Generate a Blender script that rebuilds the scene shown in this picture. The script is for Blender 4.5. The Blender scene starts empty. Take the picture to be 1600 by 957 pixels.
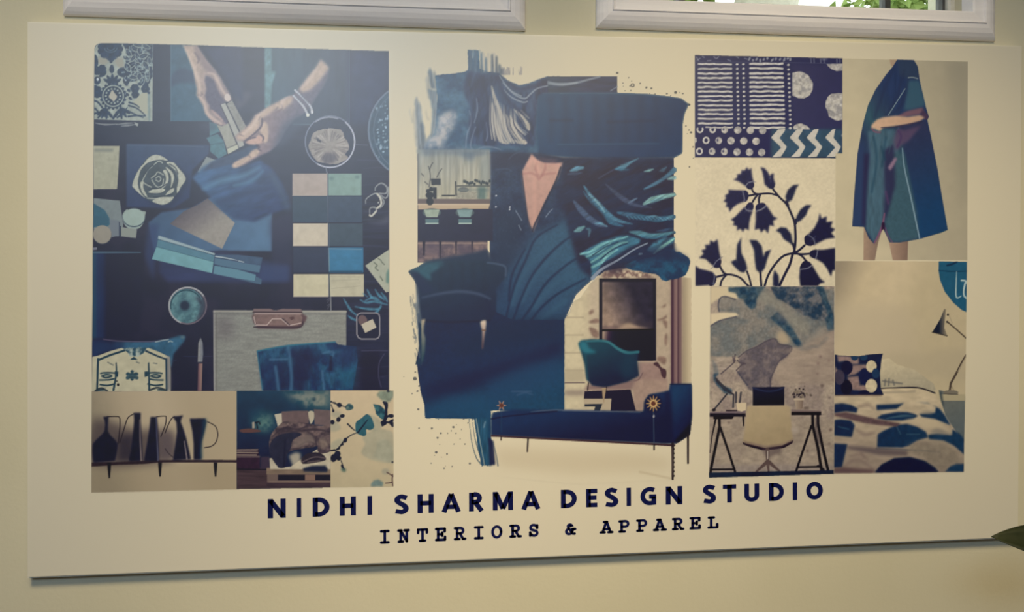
import bpy, bmesh, math, random
import numpy as np
from mathutils import Vector

# ---------------------------------------------------------------- camera, world, lights, exposure
scn = bpy.context.scene
scn.view_settings.view_transform = 'Standard'
scn.view_settings.look = 'None'
scn.view_settings.exposure = 0.05
scn.view_settings.gamma = 1.0
scn.view_settings.use_curve_mapping = False

F_PX = 1300.0                    # focal length in pixels of the 1600 wide frame
YAW = math.atan(129.0 / F_PX)    # the camera looks slightly to the right of the wall's normal
CAM_D, CAM_Z = 1.62, 1.50        # distance to the wall, height
cam_data = bpy.data.cameras.new('camera')
cam_data.sensor_width = 36.0
cam_data.lens = 36.0 * F_PX / 1600.0
cam_data.clip_start = 0.05
cam = bpy.data.objects.new('camera', cam_data)
scn.collection.objects.link(cam)
cam.location = (0.0, -CAM_D, CAM_Z)
cam.rotation_euler = (math.radians(90), 0, -YAW)
scn.camera = cam

world = bpy.data.worlds.new('daylight')
scn.world = world
world.use_nodes = True
wn = world.node_tree
bgn = wn.nodes['Background']
sky = wn.nodes.new('ShaderNodeTexSky')
sky.sky_type = 'HOSEK_WILKIE'
sky.turbidity = 6.0
sky.ground_albedo = 0.4
sky.sun_direction = Vector((-0.3, -0.5, 0.75)).normalized()
mixn_ = wn.nodes.new('ShaderNodeMix'); mixn_.data_type = 'RGBA'
mixn_.inputs[0].default_value = 0.75
wn.links.new(sky.outputs[0], mixn_.inputs[6]); mixn_.inputs[7].default_value = (0.9, 0.95, 0.92, 1)
wn.links.new(mixn_.outputs[2], bgn.inputs[0])
bgn.inputs[1].default_value = 3.0

ROOM = dict(x0=-2.3, x1=2.7, y0=-3.6, y1=0.0, z0=0.0, z1=3.3)

def area_light(name, loc, target, sx, sy, power, color, spread=180):
    l = bpy.data.lights.new(name, 'AREA')
    l.shape = 'RECTANGLE'; l.size = sx; l.size_y = sy
    l.energy = power; l.color = color; l.spread = math.radians(spread)
    o = bpy.data.objects.new(name, l)
    scn.collection.objects.link(o)
    o.location = loc
    d = Vector(target) - Vector(loc)
    o.rotation_euler = d.to_track_quat('-Z', 'Y').to_euler()
    return o
# added cool light behind the camera, mirrored in the gloss to haze the print
area_light('added_haze_light', (-0.65, -3.5, 2.80), (-0.2, 0, 1.3), 1.7, 0.85, 44, (0.64, 0.83, 1.0))
# added warm spots, out of view, fitted to pool light on the board's middle
def spot(name, loc, target, power, color, size, radius=0.12):
    l = bpy.data.lights.new(name, 'SPOT')
    l.energy = power; l.color = color; l.spot_size = math.radians(size); l.spot_blend = 1.0
    l.shadow_soft_size = radius
    o = bpy.data.objects.new(name, l); scn.collection.objects.link(o); o.location = loc
    o.rotation_euler = (Vector(target) - Vector(loc)).to_track_quat('-Z', 'Y').to_euler()
    return o
WARM = (1.0, 0.785, 0.455)
spot('added_spot_left', (-0.53, -1.66, 3.06), (-0.64, 0, 0.66), 142, WARM, 69, 0.30)
spot('added_spot_right', (0.53, -1.66, 3.06), (0.79, 0, 0.66), 202, WARM, 69, 0.30)

# ---------------------------------------------------------------- helpers
C = scn.collection
def px(x, y, Y=0.0):
    """point of the plane y=Y that stands at pixel (x, y) of the 1600x957 photograph"""
    xc = (x - 800.0) / F_PX
    zc = -(y - 478.5) / F_PX
    c, s = math.cos(YAW), math.sin(YAW)
    dx = c * xc + s
    dy = -s * xc + c
    t = (CAM_D + Y) / dy
    return Vector((dx * t, Y, CAM_Z + zc * t))

def srgb(c):
    c = np.asarray(c, dtype=np.float64) / 255.0
    return np.where(c <= 0.04045, c / 12.92, ((c + 0.055) / 1.055) ** 2.4)
WHITE = np.array([216., 206., 174.])          # how bare board reads in the room's light
ALB = 0.78 / srgb(WHITE) * np.array([1.0, 0.96, 0.84])
def albedo(c):
    a = srgb(c) * ALB
    return np.clip(np.maximum(a - np.array([0.013, 0.012, 0.006]), a * 0.25), 0.0, 1.0)

def link(name, me, mat=None, parent=None):
    o = bpy.data.objects.new(name, me)
    C.objects.link(o)
    if mat is not None: me.materials.append(mat)
    if parent is not None: o.parent = parent
    return o
def obj(name, bm, mat=None, parent=None, smooth=False):
    me = bpy.data.meshes.new(name)
    bm.normal_update()
    bm.to_mesh(me); bm.free()
    if smooth:
        for p in me.polygons: p.use_smooth = True
    return link(name, me, mat, parent)
def tag(o, label=None, cat=None, group=None, kind=None):
    if label: o['label'] = label
    if cat: o['category'] = cat
    if group: o['group'] = group
    if kind: o['kind'] = kind
    return o
def empty(name, loc=(0, 0, 0)):
    o = bpy.data.objects.new(name, None)
    o.empty_display_size = 0.05
    C.objects.link(o); o.location = loc
    return o
def box(bm, a, b):
    vs = [bm.verts.new((x, y, z)) for x in (a[0], b[0]) for y in (a[1], b[1]) for z in (a[2], b[2])]
    for f in ((0,1,3,2),(4,6,7,5),(0,4,5,1),(2,3,7,6),(0,2,6,4),(1,5,7,3)):
        bm.faces.new([vs[i] for i in f])
def fix(bm):
    bmesh.ops.recalc_face_normals(bm, faces=bm.faces[:])

def mat(name, color, rough=0.6, spec=0.3, noise=None, bump=None, attr=None, metallic=0.0):
    m = bpy.data.materials.new(name)
    m.use_nodes = True
    nt = m.node_tree
    b = nt.nodes['Principled BSDF']
    b.inputs['Roughness'].default_value = rough
    b.inputs['Specular IOR Level'].default_value = spec
    b.inputs['Metallic'].default_value = metallic
    tc = nt.nodes.new('ShaderNodeTexCoord')
    if attr:
        a = nt.nodes.new('ShaderNodeAttribute'); a.attribute_name = attr
        nt.links.new(a.outputs['Color'], b.inputs['Base Color'])
    elif noise:
        c2, scale, stretch = noise
        mp = nt.nodes.new('ShaderNodeMapping'); mp.inputs['Scale'].default_value = stretch
        n = nt.nodes.new('ShaderNodeTexNoise'); n.inputs['Scale'].default_value = scale
        n.inputs['Detail'].default_value = 6
        r = nt.nodes.new('ShaderNodeValToRGB')
        r.color_ramp.elements[0].position = 0.35; r.color_ramp.elements[1].position = 0.65
        r.color_ramp.elements[0].color = (*color, 1); r.color_ramp.elements[1].color = (*c2, 1)
        nt.links.new(tc.outputs['Object'], mp.inputs[0]); nt.links.new(mp.outputs[0], n.inputs['Vector'])
        nt.links.new(n.outputs['Fac'], r.inputs[0]); nt.links.new(r.outputs[0], b.inputs['Base Color'])
    else:
        b.inputs['Base Color'].default_value = (*color, 1)
    if bump:
        scale, strength, dist = bump
        n = nt.nodes.new('ShaderNodeTexNoise'); n.inputs['Scale'].default_value = scale
        n.inputs['Detail'].default_value = 4
        bp = nt.nodes.new('ShaderNodeBump'); bp.inputs['Strength'].default_value = strength
        bp.inputs['Distance'].default_value = dist
        nt.links.new(tc.outputs['Object'], n.inputs['Vector'])
        nt.links.new(n.outputs['Fac'], bp.inputs['Height']); nt.links.new(bp.outputs[0], b.inputs['Normal'])
    return m

PRINT_ROUGH, PRINT_SPEC = 0.38, 1.0
W_ALB = tuple(albedo(WHITE))
M_print = mat('printed_vinyl', (1,1,1), PRINT_ROUGH, PRINT_SPEC, bump=(900, 0.12, 0.0004), attr='ink')
M_board = mat('cream_vinyl', W_ALB, PRINT_ROUGH, PRINT_SPEC, bump=(900, 0.12, 0.0004))
M_letter = mat('navy_lettering', tuple(albedo((22, 32, 66))), PRINT_ROUGH, 0.5)
M_wall = mat('cream_plaster', tuple(albedo((205, 195, 158))), 0.75, 0.2, noise=(tuple(albedo((201, 191, 153))), 3.0, (1, 1, 1)), bump=(120, 0.25, 0.0015))
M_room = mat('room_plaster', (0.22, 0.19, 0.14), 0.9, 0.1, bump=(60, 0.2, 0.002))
M_floor = mat('dark_floor', (0.12, 0.085, 0.06), 0.5, 0.3, noise=((0.16, 0.11, 0.08), 9, (1, 1, 1)))
M_casing = mat('weathered_white_paint', (0.86, 0.84, 0.90), 0.6, 0.3, noise=((0.94, 0.92, 0.97), 7.0, (0.6, 4, 9)), bump=(45, 0.35, 0.002))
M_sash = mat('sash_white_paint', (0.70, 0.69, 0.66), 0.5, 0.3, noise=((0.56, 0.54, 0.52), 12.0, (1, 3, 3)), bump=(60, 0.25, 0.001))
M_bar = mat('dark_lead', (0.05, 0.05, 0.055), 0.5, 0.4, noise=((0.09, 0.09, 0.09), 40, (1, 1, 1)))
M_glass = bpy.data.materials.new('window_glass')
M_glass.use_nodes = True
_nt = M_glass.node_tree; _nt.nodes.remove(_nt.nodes['Principled BSDF'])
_t = _nt.nodes.new('ShaderNodeBsdfTransparent'); _g = _nt.nodes.new('ShaderNodeBsdfGlossy')
_t.inputs[0].default_value = (0.93, 0.95, 0.93, 1)
_g.inputs['Roughness'].default_value = 0.03
_f = _nt.nodes.new('ShaderNodeFresnel'); _f.inputs[0].default_value = 1.45
_x = _nt.nodes.new('ShaderNodeMixShader')
_nt.links.new(_f.outputs[0], _x.inputs[0]); _nt.links.new(_t.outputs[0], _x.inputs[1]); _nt.links.new(_g.outputs[0], _x.inputs[2])
_nt.links.new(_x.outputs[0], _nt.nodes['Material Output'].inputs[0])

# ---------------------------------------------------------------- the room
R = ROOM
WT = 0.14                                  # wall thickness
def w_rect(xa, xb, ytop):                  # opening edges on the wall plane
    return xa, xb, ytop
# openings (glass reaches) of the two high windows, from the photograph
g1a, g1b = px(150, 0), px(776, 2)
g2a, g2b = px(973, 2), px(1513, 25)
OP = [dict(x0=g1a.x, x1=g1b.x, z0=px(776, 3).z), dict(x0=g2a.x, x1=g2b.x, z0=px(1240, 13).z)]
OH = 0.95                                  # opening height
# wall with openings: pieces joined into one mesh
bm = bmesh.new()
zt = max(o['z0'] for o in OP) + OH
xs = [R['x0'] - WT, OP[0]['x0'], OP[0]['x1'], OP[1]['x0'], OP[1]['x1'], R['x1'] + WT]
box(bm, (xs[0], 0, 0), (xs[1], WT, R['z1']))
box(bm, (xs[2], 0, 0), (xs[3], WT, R['z1']))
box(bm, (xs[4], 0, 0), (xs[5], WT, R['z1']))
for o in OP:
    box(bm, (o['x0'], 0, 0), (o['x1'], WT, o['z0']))
    box(bm, (o['x0'], 0, o['z0'] + OH), (o['x1'], WT, R['z1']))
fix(bm)
tag(obj('wall_front', bm, M_wall), 'cream painted plaster wall behind the board', kind='structure')
def slab(name, a, b, m, label):
    bm = bmesh.new(); box(bm, a, b); fix(bm)
    return tag(obj(name, bm, m), label, kind='structure')
slab('wall_left', (R['x0'] - WT, R['y0'], 0), (R['x0'], 0, R['z1']), M_room, 'cream side wall on the left')
slab('wall_right', (R['x1'], R['y0'], 0), (R['x1'] + WT, 0, R['z1']), M_room, 'cream side wall on the right')
slab('wall_back', (R['x0'] - WT, R['y0'] - WT, 0), (R['x1'] + WT, R['y0'], R['z1']), M_room, 'cream wall behind the viewer')
slab('floor', (R['x0'] - WT, R['y0'] - WT, -0.1), (R['x1'] + WT, WT, 0), M_floor, 'brown floor')
slab('ceiling', (R['x0'] - WT, R['y0'] - WT, R['z1']), (R['x1'] + WT, WT, R['z1'] + 0.1), M_room, 'cream ceiling')

# windows: moulded casing on the wall, sash and lead bars in the opening
def profile_frame(name, x0, x1, z0, z1, prof, m, parent, slope=0.0):
    """mitred frame round a rectangle; prof = (distance outwards, depth in front of the wall)"""
    bm = bmesh.new(); loops = []
    for d, h in prof:
        zs = slope
        loops.append([bm.verts.new(p) for p in ((x0 - d, -h, z0 - d + zs), (x1 + d, -h, z0 - d - zs), (x1 + d, -h, z1 + d), (x0 - d, -h, z1 + d))])
    for A, B in zip(loops[:-1], loops[1:]):
        for i in range(4):
            j = (i + 1) % 4
            bm.faces.new((A[i], A[j], B[j], B[i]))
    A, B = loops[-1], loops[0]
    for i in range(4):
        j = (i + 1) % 4
        bm.faces.new((A[i], A[j], B[j], B[i]))
    fix(bm)
    return obj(name, bm, m, parent)
def make_window(n, o, low_px, bars, label):
    w = empty('window_%d' % n, ((o['x0'] + o['x1']) / 2, 0, o['z0']))
    tag(w, label, kind='structure')
    wx, wz = w.location.x, w.location.z
    cw = o['z0'] - px(*low_px).z            # casing width
    x0, x1, z0, z1 = o['x0'] - wx, o['x1'] - wx, 0.0, OH
    k = cw
    prof = [(-0.001, -0.02), (-0.001, 0.016), (0.05 * k, 0.018), (0.36 * k, 0.020), (0.40 * k, 0.0235), (0.44 * k, 0.0240), (0.47 * k, 0.0215),
            (0.62 * k, 0.0205), (0.78 * k, 0.0175), (0.90 * k, 0.013), (0.97 * k, 0.009), (1.0 * k, 0.006), (1.0 * k, 0.0005)]
    profile_frame('window_casing', x0, x1, z0, z1, prof, M_casing, w)
    sp = [(0.0, -0.09), (0.0, -0.045), (-0.012, -0.040), (-0.016, -0.045), (-0.016, -0.085)]
    profile_frame('window_sash', x0, x1, z0, z1, sp, M_sash, w)
    bm = bmesh.new(); box(bm, (x0 + 0.014, 0.064, z0 + 0.014), (x1 - 0.014, 0.068, z1 - 0.014)); fix(bm)
    obj('window_pane', bm, M_glass, w)
    for b in bars:
        bx = px(b, 8, 0.06).x - wx
        bm = bmesh.new(); box(bm, (bx - 0.006, 0.054, z0 + 0.012), (bx + 0.006, 0.078, z1 - 0.012)); fix(bm)
        obj('glazing_bar', bm, M_bar, w)
    bm = bmesh.new(); box(bm, (x0 + 0.012, 0.055, z0 + OH * 0.5 - 0.006), (x1 - 0.012, 0.077, z0 + OH * 0.5 + 0.006)); fix(bm)
    obj('glazing_bar', bm, M_bar, w)
    return w
make_window(1, OP[0], (470, 37.5), (300, 480, 640), 'left high window with a worn white moulded casing')
make_window(2, OP[1], (1240, 55), (1064, 1385, 1474), 'right high window with foliage behind its leaded glass')

# ---------------------------------------------------------------- the printed artwork, inked point by point
IW, IH = 1600, 957
INK = np.empty((IH, IW, 3)); INK[:] = WHITE
IDS = np.zeros((IH, IW), dtype=np.int32)
NAMES = {}            # id -> (name, parent id, label)
CUR = [0, 0]          # current id, current panel
TR = [0.0, 0.0, 1.0]
def Z(ox, oy, s): TR[:] = [ox, oy, s]
def tp(pts):
    a = np.asarray(pts, dtype=float).reshape(-1, 2)
    return a * TR[2] + np.array([TR[0], TR[1]])
def panel(name, label=None):
    i = len(NAMES) + 1; NAMES[i] = (name, 0, label); CUR[0] = CUR[1] = i
def item(name, label=None):
    i = len(NAMES) + 1; NAMES[i] = (name, CUR[1], label); CUR[0] = i
def back(): CUR[0] = CUR[1]

def lattice(seed, n=64):
    return np.random.RandomState(seed).rand(n, n)
_L = {}
def vnoise(x, y, seed=0):
    if seed not in _L: _L[seed] = lattice(seed)
    g = _L[seed]; n = g.shape[0]
    xi = np.floor(x).astype(int); yi = np.floor(y).astype(int)
    fx = x - xi; fy = y - yi
    fx = fx * fx * (3 - 2 * fx); fy = fy * fy * (3 - 2 * fy)
    a = g[yi % n, xi % n]; b = g[yi % n, (xi + 1) % n]; c = g[(yi + 1) % n, xi % n]; d = g[(yi + 1) % n, (xi + 1) % n]
    return (a * (1 - fx) + b * fx) * (1 - fy) + (c * (1 - fx) + d * fx) * fy
def fbm(x, y, seed=0, octv=4):
    t = 0; a = 0.5; s = 0
    for k in range(octv):
        t = t + a * vnoise(x * 2 ** k + 13.7 * k, y * 2 ** k + 7.3 * k, seed + k); s += a; a *= 0.5
    return t / s
def nz(scale=10, sx=1, sy=1, ang=0, seed=0, octv=4):
    c, s = math.cos(math.radians(ang)), math.sin(math.radians(ang))
    def f(X, Y):
        u = (X * c + Y * s) / (scale * sx); v = (-X * s + Y * c) / (scale * sy)
        return fbm(u, v, seed, octv)
    return f
# colour fields (X, Y arrays -> H x W x 3)
def A3(c): return np.asarray(c, dtype=float)
def ev(c, X, Y):
    if callable(c): return c(X, Y)
    return np.broadcast_to(A3(c), X.shape + (3,))
def grad(c0, c1, p0, p1, *more):
    q = tp([p0, p1]); d = q[1] - q[0]; L = float(d @ d); o = q[0]
    stops = [c0, c1] + list(more)
    def f(X, Y):
        t = np.clip(((X - o[0]) * d[0] + (Y - o[1]) * d[1]) / L, 0, 1) * (len(stops) - 1)
        out = 0
        for i, c in enumerate(stops):
            w = np.clip(1 - np.abs(t - i), 0, 1)[..., None]
            out = out + w * ev(c, X, Y)
        return out
    return f
def mixn(c0, c1, lo=0.35, hi=0.65, **k):
    n = nz(**k)
    def f(X, Y):
        t = np.clip((n(X, Y) - lo) / (hi - lo), 0, 1)[..., None]
        return ev(c0, X, Y) * (1 - t) + ev(c1, X, Y) * t
    return f
def tex(c, amp=0.15, **k):
    n = nz(**k)
    def f(X, Y): return ev(c, X, Y) * (1 + amp * 2 * (n(X, Y)[..., None] - 0.5))
    return f
def smoothpts(P, closed, k=6):
    n = len(P); out = []
    rng = range(n) if closed else range(n - 1)
    for i in rng:
        if closed: p0, p1, p2, p3 = P[(i - 1) % n], P[i], P[(i + 1) % n], P[(i + 2) % n]
        else: p0, p1, p2, p3 = P[max(i - 1, 0)], P[i], P[i + 1], P[min(i + 2, n - 1)]
        for j in range(k):
            t = j / k
            out.append(0.5 * ((2 * p1) + (-p0 + p2) * t + (2 * p0 - 5 * p1 + 4 * p2 - p3) * t * t + (-p0 + 3 * p1 - 3 * p2 + p3) * t ** 3))
    if not closed: out.append(P[-1])
    return np.array(out)
def blur1(m, r):
    r = max(int(round(r)), 1)
    for ax in (0, 1):
        for _ in range(2):
            p = np.pad(m, [(r + 1, r) if a == ax else (0, 0) for a in (0, 1)], mode='edge')
            cs = np.cumsum(p, axis=ax)
            w = 2 * r + 1
            m = (cs[w:] - cs[:-w]) / w if ax == 0 else (cs[:, w:] - cs[:, :-w]) / w
    return m
CLIP = [None]
def lay(m, x0, y0, col, alpha=1.0, own=True, mask=None):
    h, w = m.shape
    X, Y = np.meshgrid(np.arange(x0, x0 + w) + 0.0, np.arange(y0, y0 + h) + 0.0)
    if mask is not None: m = m * mask(X, Y)
    if CLIP[0] is not None: m = m * CLIP[0][y0:y0 + h, x0:x0 + w]
    a = (m * alpha)[..., None]
    sub = INK[y0:y0 + h, x0:x0 + w]
    sub[:] = sub * (1 - a) + ev(col, X, Y) * a
    if own and CUR[0]:
        ids = IDS[y0:y0 + h, x0:x0 + w]
        if CUR[0] == CUR[1]: ids[(m > 0.02) & (ids == 0)] = CUR[0]
        if CUR[0] != CUR[1]: ids[m * alpha > 0.5] = CUR[0]
def cover(P, pad=0, SS=4):
    x0 = max(int(math.floor(P[:, 0].min())) - 1 - pad, 0); x1 = min(int(math.ceil(P[:, 0].max())) + 2 + pad, IW)
    y0 = max(int(math.floor(P[:, 1].min())) - 1 - pad, 0); y1 = min(int(math.ceil(P[:, 1].max())) + 2 + pad, IH)
    if x1 <= x0 or y1 <= y0: return None
    w, h = x1 - x0, y1 - y0
    m = np.zeros((h, w + 2))
    A = P; B = np.roll(P, -1, axis=0)
    for r in range(h * SS):
        y = y0 - 0.5 + (r + 0.5) / SS
        hit = (A[:, 1] <= y) != (B[:, 1] <= y)
        if not hit.any(): continue
        a, b = A[hit], B[hit]
        xs = np.sort(a[:, 0] + (y - a[:, 1]) / (b[:, 1] - a[:, 1]) * (b[:, 0] - a[:, 0])) + 0.5 - x0
        xs = np.clip(xs, 0, w)
        row = m[r // SS]
        for i in range(0, len(xs) - 1, 2):
            u, v = xs[i], xs[i + 1]
            iu, iv = int(u), int(v)
            if iu == iv: row[iu] += v - u
            else:
                row[iu] += iu + 1 - u
                row[iu + 1:iv] += 1
                row[iv] += v - iv
    return m[:, :w] / SS, x0, y0
def poly(pts, col, s=0, soft=0, alpha=1.0, own=True, mask=None, rough=0):
    """filled outline; s=1 smooths it, soft blurs its edge, rough frays it"""
    P = tp(pts)
    if s: P = smoothpts(P, True)
    if rough:
        Q = []
        n = len(P)
        for i in range(n):
            a, b = P[i], P[(i + 1) % n]; L = np.hypot(*(b - a)); k = max(int(L / 2.5), 1)
            for j in range(k): Q.append(a + (b - a) * j / k)
        Q = np.array(Q)
        nn = fbm(Q[:, 0] / 4.0, Q[:, 1] / 4.0, 77, 3) - 0.5; mm = fbm(Q[:, 0] / 4.0 + 31, Q[:, 1] / 4.0 + 9, 91, 3) - 0.5
        P = Q + np.stack([nn, mm], 1) * 2 * rough
    r = cover(P, int(soft * 2.5) + 1 if soft else 0)
    if r is None: return
    m, x0, y0 = r
    if soft: m = blur1(m, soft)
    lay(m, x0, y0, col, alpha, own, mask)
def rect(x0, y0, x1, y1, col, **k): poly([(x0, y0), (x1, y0), (x1, y1), (x0, y1)], col, **k)
def ell(cx, cy, rx, ry, col, rot=0, n=28, **k):
    a = np.linspace(0, 2 * math.pi, n, endpoint=False); c, s = math.cos(math.radians(rot)), math.sin(math.radians(rot))
    poly([(cx + rx * math.cos(t) * c - ry * math.sin(t) * s, cy + rx * math.cos(t) * s + ry * math.sin(t) * c) for t in a], col, **k)
def line(pts, w, col, s=1, soft=0.5, alpha=1.0, own=True):
    """stroke; w = width in photo pixels, or widths from start to end"""
    P = tp(pts)
    if s and len(P) > 2: P = smoothpts(P, False, 5)
    ws = np.interp(np.linspace(0, 1, len(P)), np.linspace(0, 1, np.size(w)), np.atleast_1d(w)) / 2.0
    pad = ws.max() + soft + 2
    x0 = max(int(P[:, 0].min() - pad), 0); x1 = min(int(P[:, 0].max() + pad) + 1, IW)
    y0 = max(int(P[:, 1].min() - pad), 0); y1 = min(int(P[:, 1].max() + pad) + 1, IH)
    if x1 <= x0 or y1 <= y0: return
    X, Y = np.meshgrid(np.arange(x0, x1) + 0.0, np.arange(y0, y1) + 0.0)
    best = np.zeros(X.shape)
    for i in range(len(P) - 1):
        a, b = P[i], P[i + 1]; d = b - a; L = float(d @ d) + 1e-9
        bx0 = max(int(min(a[0], b[0]) - pad) - x0, 0); bx1 = int(max(a[0], b[0]) + pad) + 2 - x0
        by0 = max(int(min(a[1], b[1]) - pad) - y0, 0); by1 = int(max(a[1], b[1]) + pad) + 2 - y0
        xx = X[by0:by1, bx0:bx1]; yy = Y[by0:by1, bx0:bx1]
        if xx.size == 0: continue
        t = np.clip(((xx - a[0]) * d[0] + (yy - a[1]) * d[1]) / L, 0, 1)
        dist = np.hypot(xx - a[0] - t * d[0], yy - a[1] - t * d[1])
        wd = ws[i] * (1 - t) + ws[i + 1] * t
        f = max(soft, 0.5)
        cov = np.clip((wd - dist) / (2 * f) + 0.5, 0, 1) * np.minimum(wd * 2, 1)
        best[by0:by1, bx0:bx1] = np.maximum(best[by0:by1, bx0:bx1], cov)
    lay(best, x0, y0, col, alpha, own)
def ring(cx, cy, rx, ry, w, col, a0=0, a1=360, rot=0, **k):
    c, s = math.cos(math.radians(rot)), math.sin(math.radians(rot))
    n = max(int(abs(a1 - a0) / 10), 3)
    P = []
    for t in np.radians(np.linspace(a0, a1, n + 1)):
        P.append((cx + rx * math.cos(t) * c - ry * math.sin(t) * s, cy + rx * math.cos(t) * s + ry * math.sin(t) * c))
    line(P, w, col, s=0, **k)
def lines(L, w, col, **k):
    for p in L: line(p, w, col, **k)
class clip_to:
    """keeps ink inside an outline"""
    def __init__(self, pts, s=0, soft=0): self.p, self.s, self.soft = pts, s, soft
    def __enter__(self):
        P = tp(self.p)
        if self.s: P = smoothpts(P, True)
        m, x0, y0 = cover(P)
        full = np.zeros((IH, IW)); full[y0:y0 + m.shape[0], x0:x0 + m.shape[1]] = m
        if self.soft: full = blur1(full, self.soft)
        self.old = CLIP[0]; CLIP[0] = full if self.old is None else full * self.old
    def __exit__(self, *a): CLIP[0] = self.old
RS = random.Random(5)
def A(n):   # the twelve magnified views of the left moodboard: origin and scale
    o = {1: (130, 60), 2: (370, 60), 3: (130, 200), 4: (370, 200), 5: (130, 340), 6: (370, 340), 7: (130, 480), 8: (370, 480)}[n]
    Z(o[0], o[1], 0.15674)
def photo(): Z(0, 0, 1)

# ================================================================ 1: the navy flat-lay moodboard
photo(); panel('moodboard_print', 'navy flat-lay of samples, hands and swatches')
MB = [(147.5, 80), (148.6, 72), (153, 68.5), (162, 67.4), (220, 68.5), (290, 70), (380, 73.5), (500, 77), (607.3, 80), (607.8, 250), (607.8, 610.5), (330, 611.5), (143.5, 612), (145, 400), (146.5, 200)]
NV = mixn((25, 26, 50), (38, 34, 58), scale=30, seed=3)
poly(MB, grad(tex((30, 42, 72), .1, scale=25, seed=1), tex((38, 44, 70), .12, scale=12, sx=6, seed=2), (150, 90), (190, 300), NV))
with clip_to(MB):
    rect(300, 70, 610, 330, tex((44, 50, 80), .15, scale=14, sx=5, seed=9), soft=22, alpha=.7)
    rect(540, 300, 612, 612, tex((34, 36, 62), .35, scale=5, sx=9, seed=11), soft=6, alpha=.8)
    for k in range(26):                       # wood grain of the backdrop
        y = 250 + k * 13.5; x = 540 + RS.random() * 30
        line([(x, y), (x + 25, y + RS.uniform(-2, 2)), (608, y + RS.uniform(-3, 3))], RS.uniform(.6, 1.4), (70, 74, 104), alpha=RS.uniform(.15, .45), soft=.8)
    # teal wave sample and slate panels behind the hands
    A(1); item('printed_blue_sample')
    poly([(872, 62), (1010, 66), (1400, 830), (872, 826)], tex((52, 92, 118), .12, scale=8, seed=4))
    poly([(872, 400), (910, 330), (1000, 300), (1100, 330), (1200, 400), (1200, 450), (1000, 440), (900, 470), (872, 500)], (44, 62, 96), s=1, soft=2, alpha=.75)
    line([(874, 70), (874, 825)], 1.2, (96, 130, 150), alpha=.6)
    A(2); back()
    poly([(280, 90), (1120, 110), (1120, 860), (560, 870), (280, 690)], tex(grad((60, 92, 112), (58, 72, 98), (300, 100), (1000, 300)), .12, scale=15, sy=3, seed=5), soft=1)
    poly([(1125, 100), (1515, 130), (1515, 520), (1400, 620), (1300, 860), (1125, 860)], tex((46, 58, 98), .1, scale=18, seed=6), soft=6)
    poly([(278, 92), (345, 94), (345, 325), (390, 330), (350, 470), (335, 690), (280, 690)], tex((98, 142, 152), .2, scale=7, seed=8), soft=.8)
    line([(560, 858), (1120, 860)], 1, (100, 128, 146), alpha=.8); line([(1122, 120), (1122, 860)], .9, (82, 104, 128), alpha=.7)
    poly([(0, 560), (140, 540), (100, 640), (0, 700)], (98, 92, 112), s=1, soft=3, alpha=.5)
    A(1); item('printed_slate_card')
    poly([(1480, 75), (1595, 80), (1595, 640), (1480, 560), (1400, 350), (1190, 100)], tex((46, 56, 92), .1, scale=20, seed=7), soft=3, own=False)
    back()
    # damask tile
    item('printed_damask_tile', 'tile with a dark teal damask pattern')
    T0 = [(112, 118), (122, 80), (150, 55), (200, 45), (695, 62), (690, 828), (110, 808)]
    LT = tex((158, 170, 160), .14, scale=6, seed=12); DK = tex((30, 54, 84), .25, scale=4, seed=13)
    poly(T0, LT)
    with clip_to(T0):
        def petal(cx, cy, ang, l, w, off=0, col=DK, edge=0):
            c, s = math.cos(math.radians(ang)), math.sin(math.radians(ang))
            q = [(off, 0), (off + l * .3, w), (off + l * .75, w * .8), (off + l, 0), (off + l * .75, -w * .8), (off + l * .3, -w)]
            g = [(cx + x * c - y * s, cy + x * s + y * c) for x, y in q]
            if edge: line(g + [g[0]], 2.2, LT, s=1, soft=.5)
            poly(g, col, s=1)
            if edge: line([((g[0][0] + cx) / 2, (g[0][1] + cy) / 2), g[3]], .8, LT, alpha=.55)
        # medallion
        ell(298, 575, 120, 122, DK); ring(298, 575, 103, 104, 1.9, LT)
        for k in range(14): ell(298 + 72 * math.cos(k * .449), 575 + 72 * math.sin(k * .449), 10, 10, LT, n=8)
        for k in range(20): ell(298 + 122 * math.cos(k * .314), 575 + 124 * math.sin(k * .314), 15, 15, DK, n=8)
        poly([(290, 515), (312, 545), (338, 580), (318, 615), (305, 632), (285, 612), (255, 585), (268, 550)], (178, 176, 158), s=1)
        # fan above
        for a in (-150, -122, -90, -58, -30): petal(290, 455, a, 95, 17, 8)
        petal(285, 350, -90, 90, 24)
        for s_ in (-1, 1):
            for a, l in ((-25, 110), (5, 100), (38, 90)): petal(285 + s_ * 55, 330, a if s_ > 0 else 180 - a, l, 22)
            ell(285 + s_ * 145, 420, 34, 42, DK); ell(285 + s_ * 140, 408, 12, 16, (196, 206, 208))
            for a in (60, 85, 110): petal(298 + s_ * 70, 690, a + s_ * -28, 120, 17)
            petal(298, 800, -90 + s_ * 38, 115, 15)
        # great bloom above
        for k in range(11): ell(270 + 92 * math.cos(k * .571), 105 + 82 * math.sin(k * .571), 38, 34, DK)
        ell(270, 105, 100, 85, DK); poly([(230, 180), (320, 180), (300, 225), (275, 250), (255, 220)], DK, s=1)
        for r_ in (35, 62): ring(275, 95, r_, r_ * .7, .9, (96, 128, 148), 0, 180)
        poly([(395, 45), (690, 60), (688, 370), (650, 480), (600, 470), (560, 420), (470, 440), (400, 400), (405, 290), (440, 180)], DK, s=0, rough=2)
        poly([(330, 190), (400, 200), (410, 290), (350, 290), (315, 240)], (158, 158, 142), soft=1); poly([(140, 190), (235, 200), (250, 240), (200, 270), (150, 250)], (158, 158, 142), soft=1)
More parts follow.
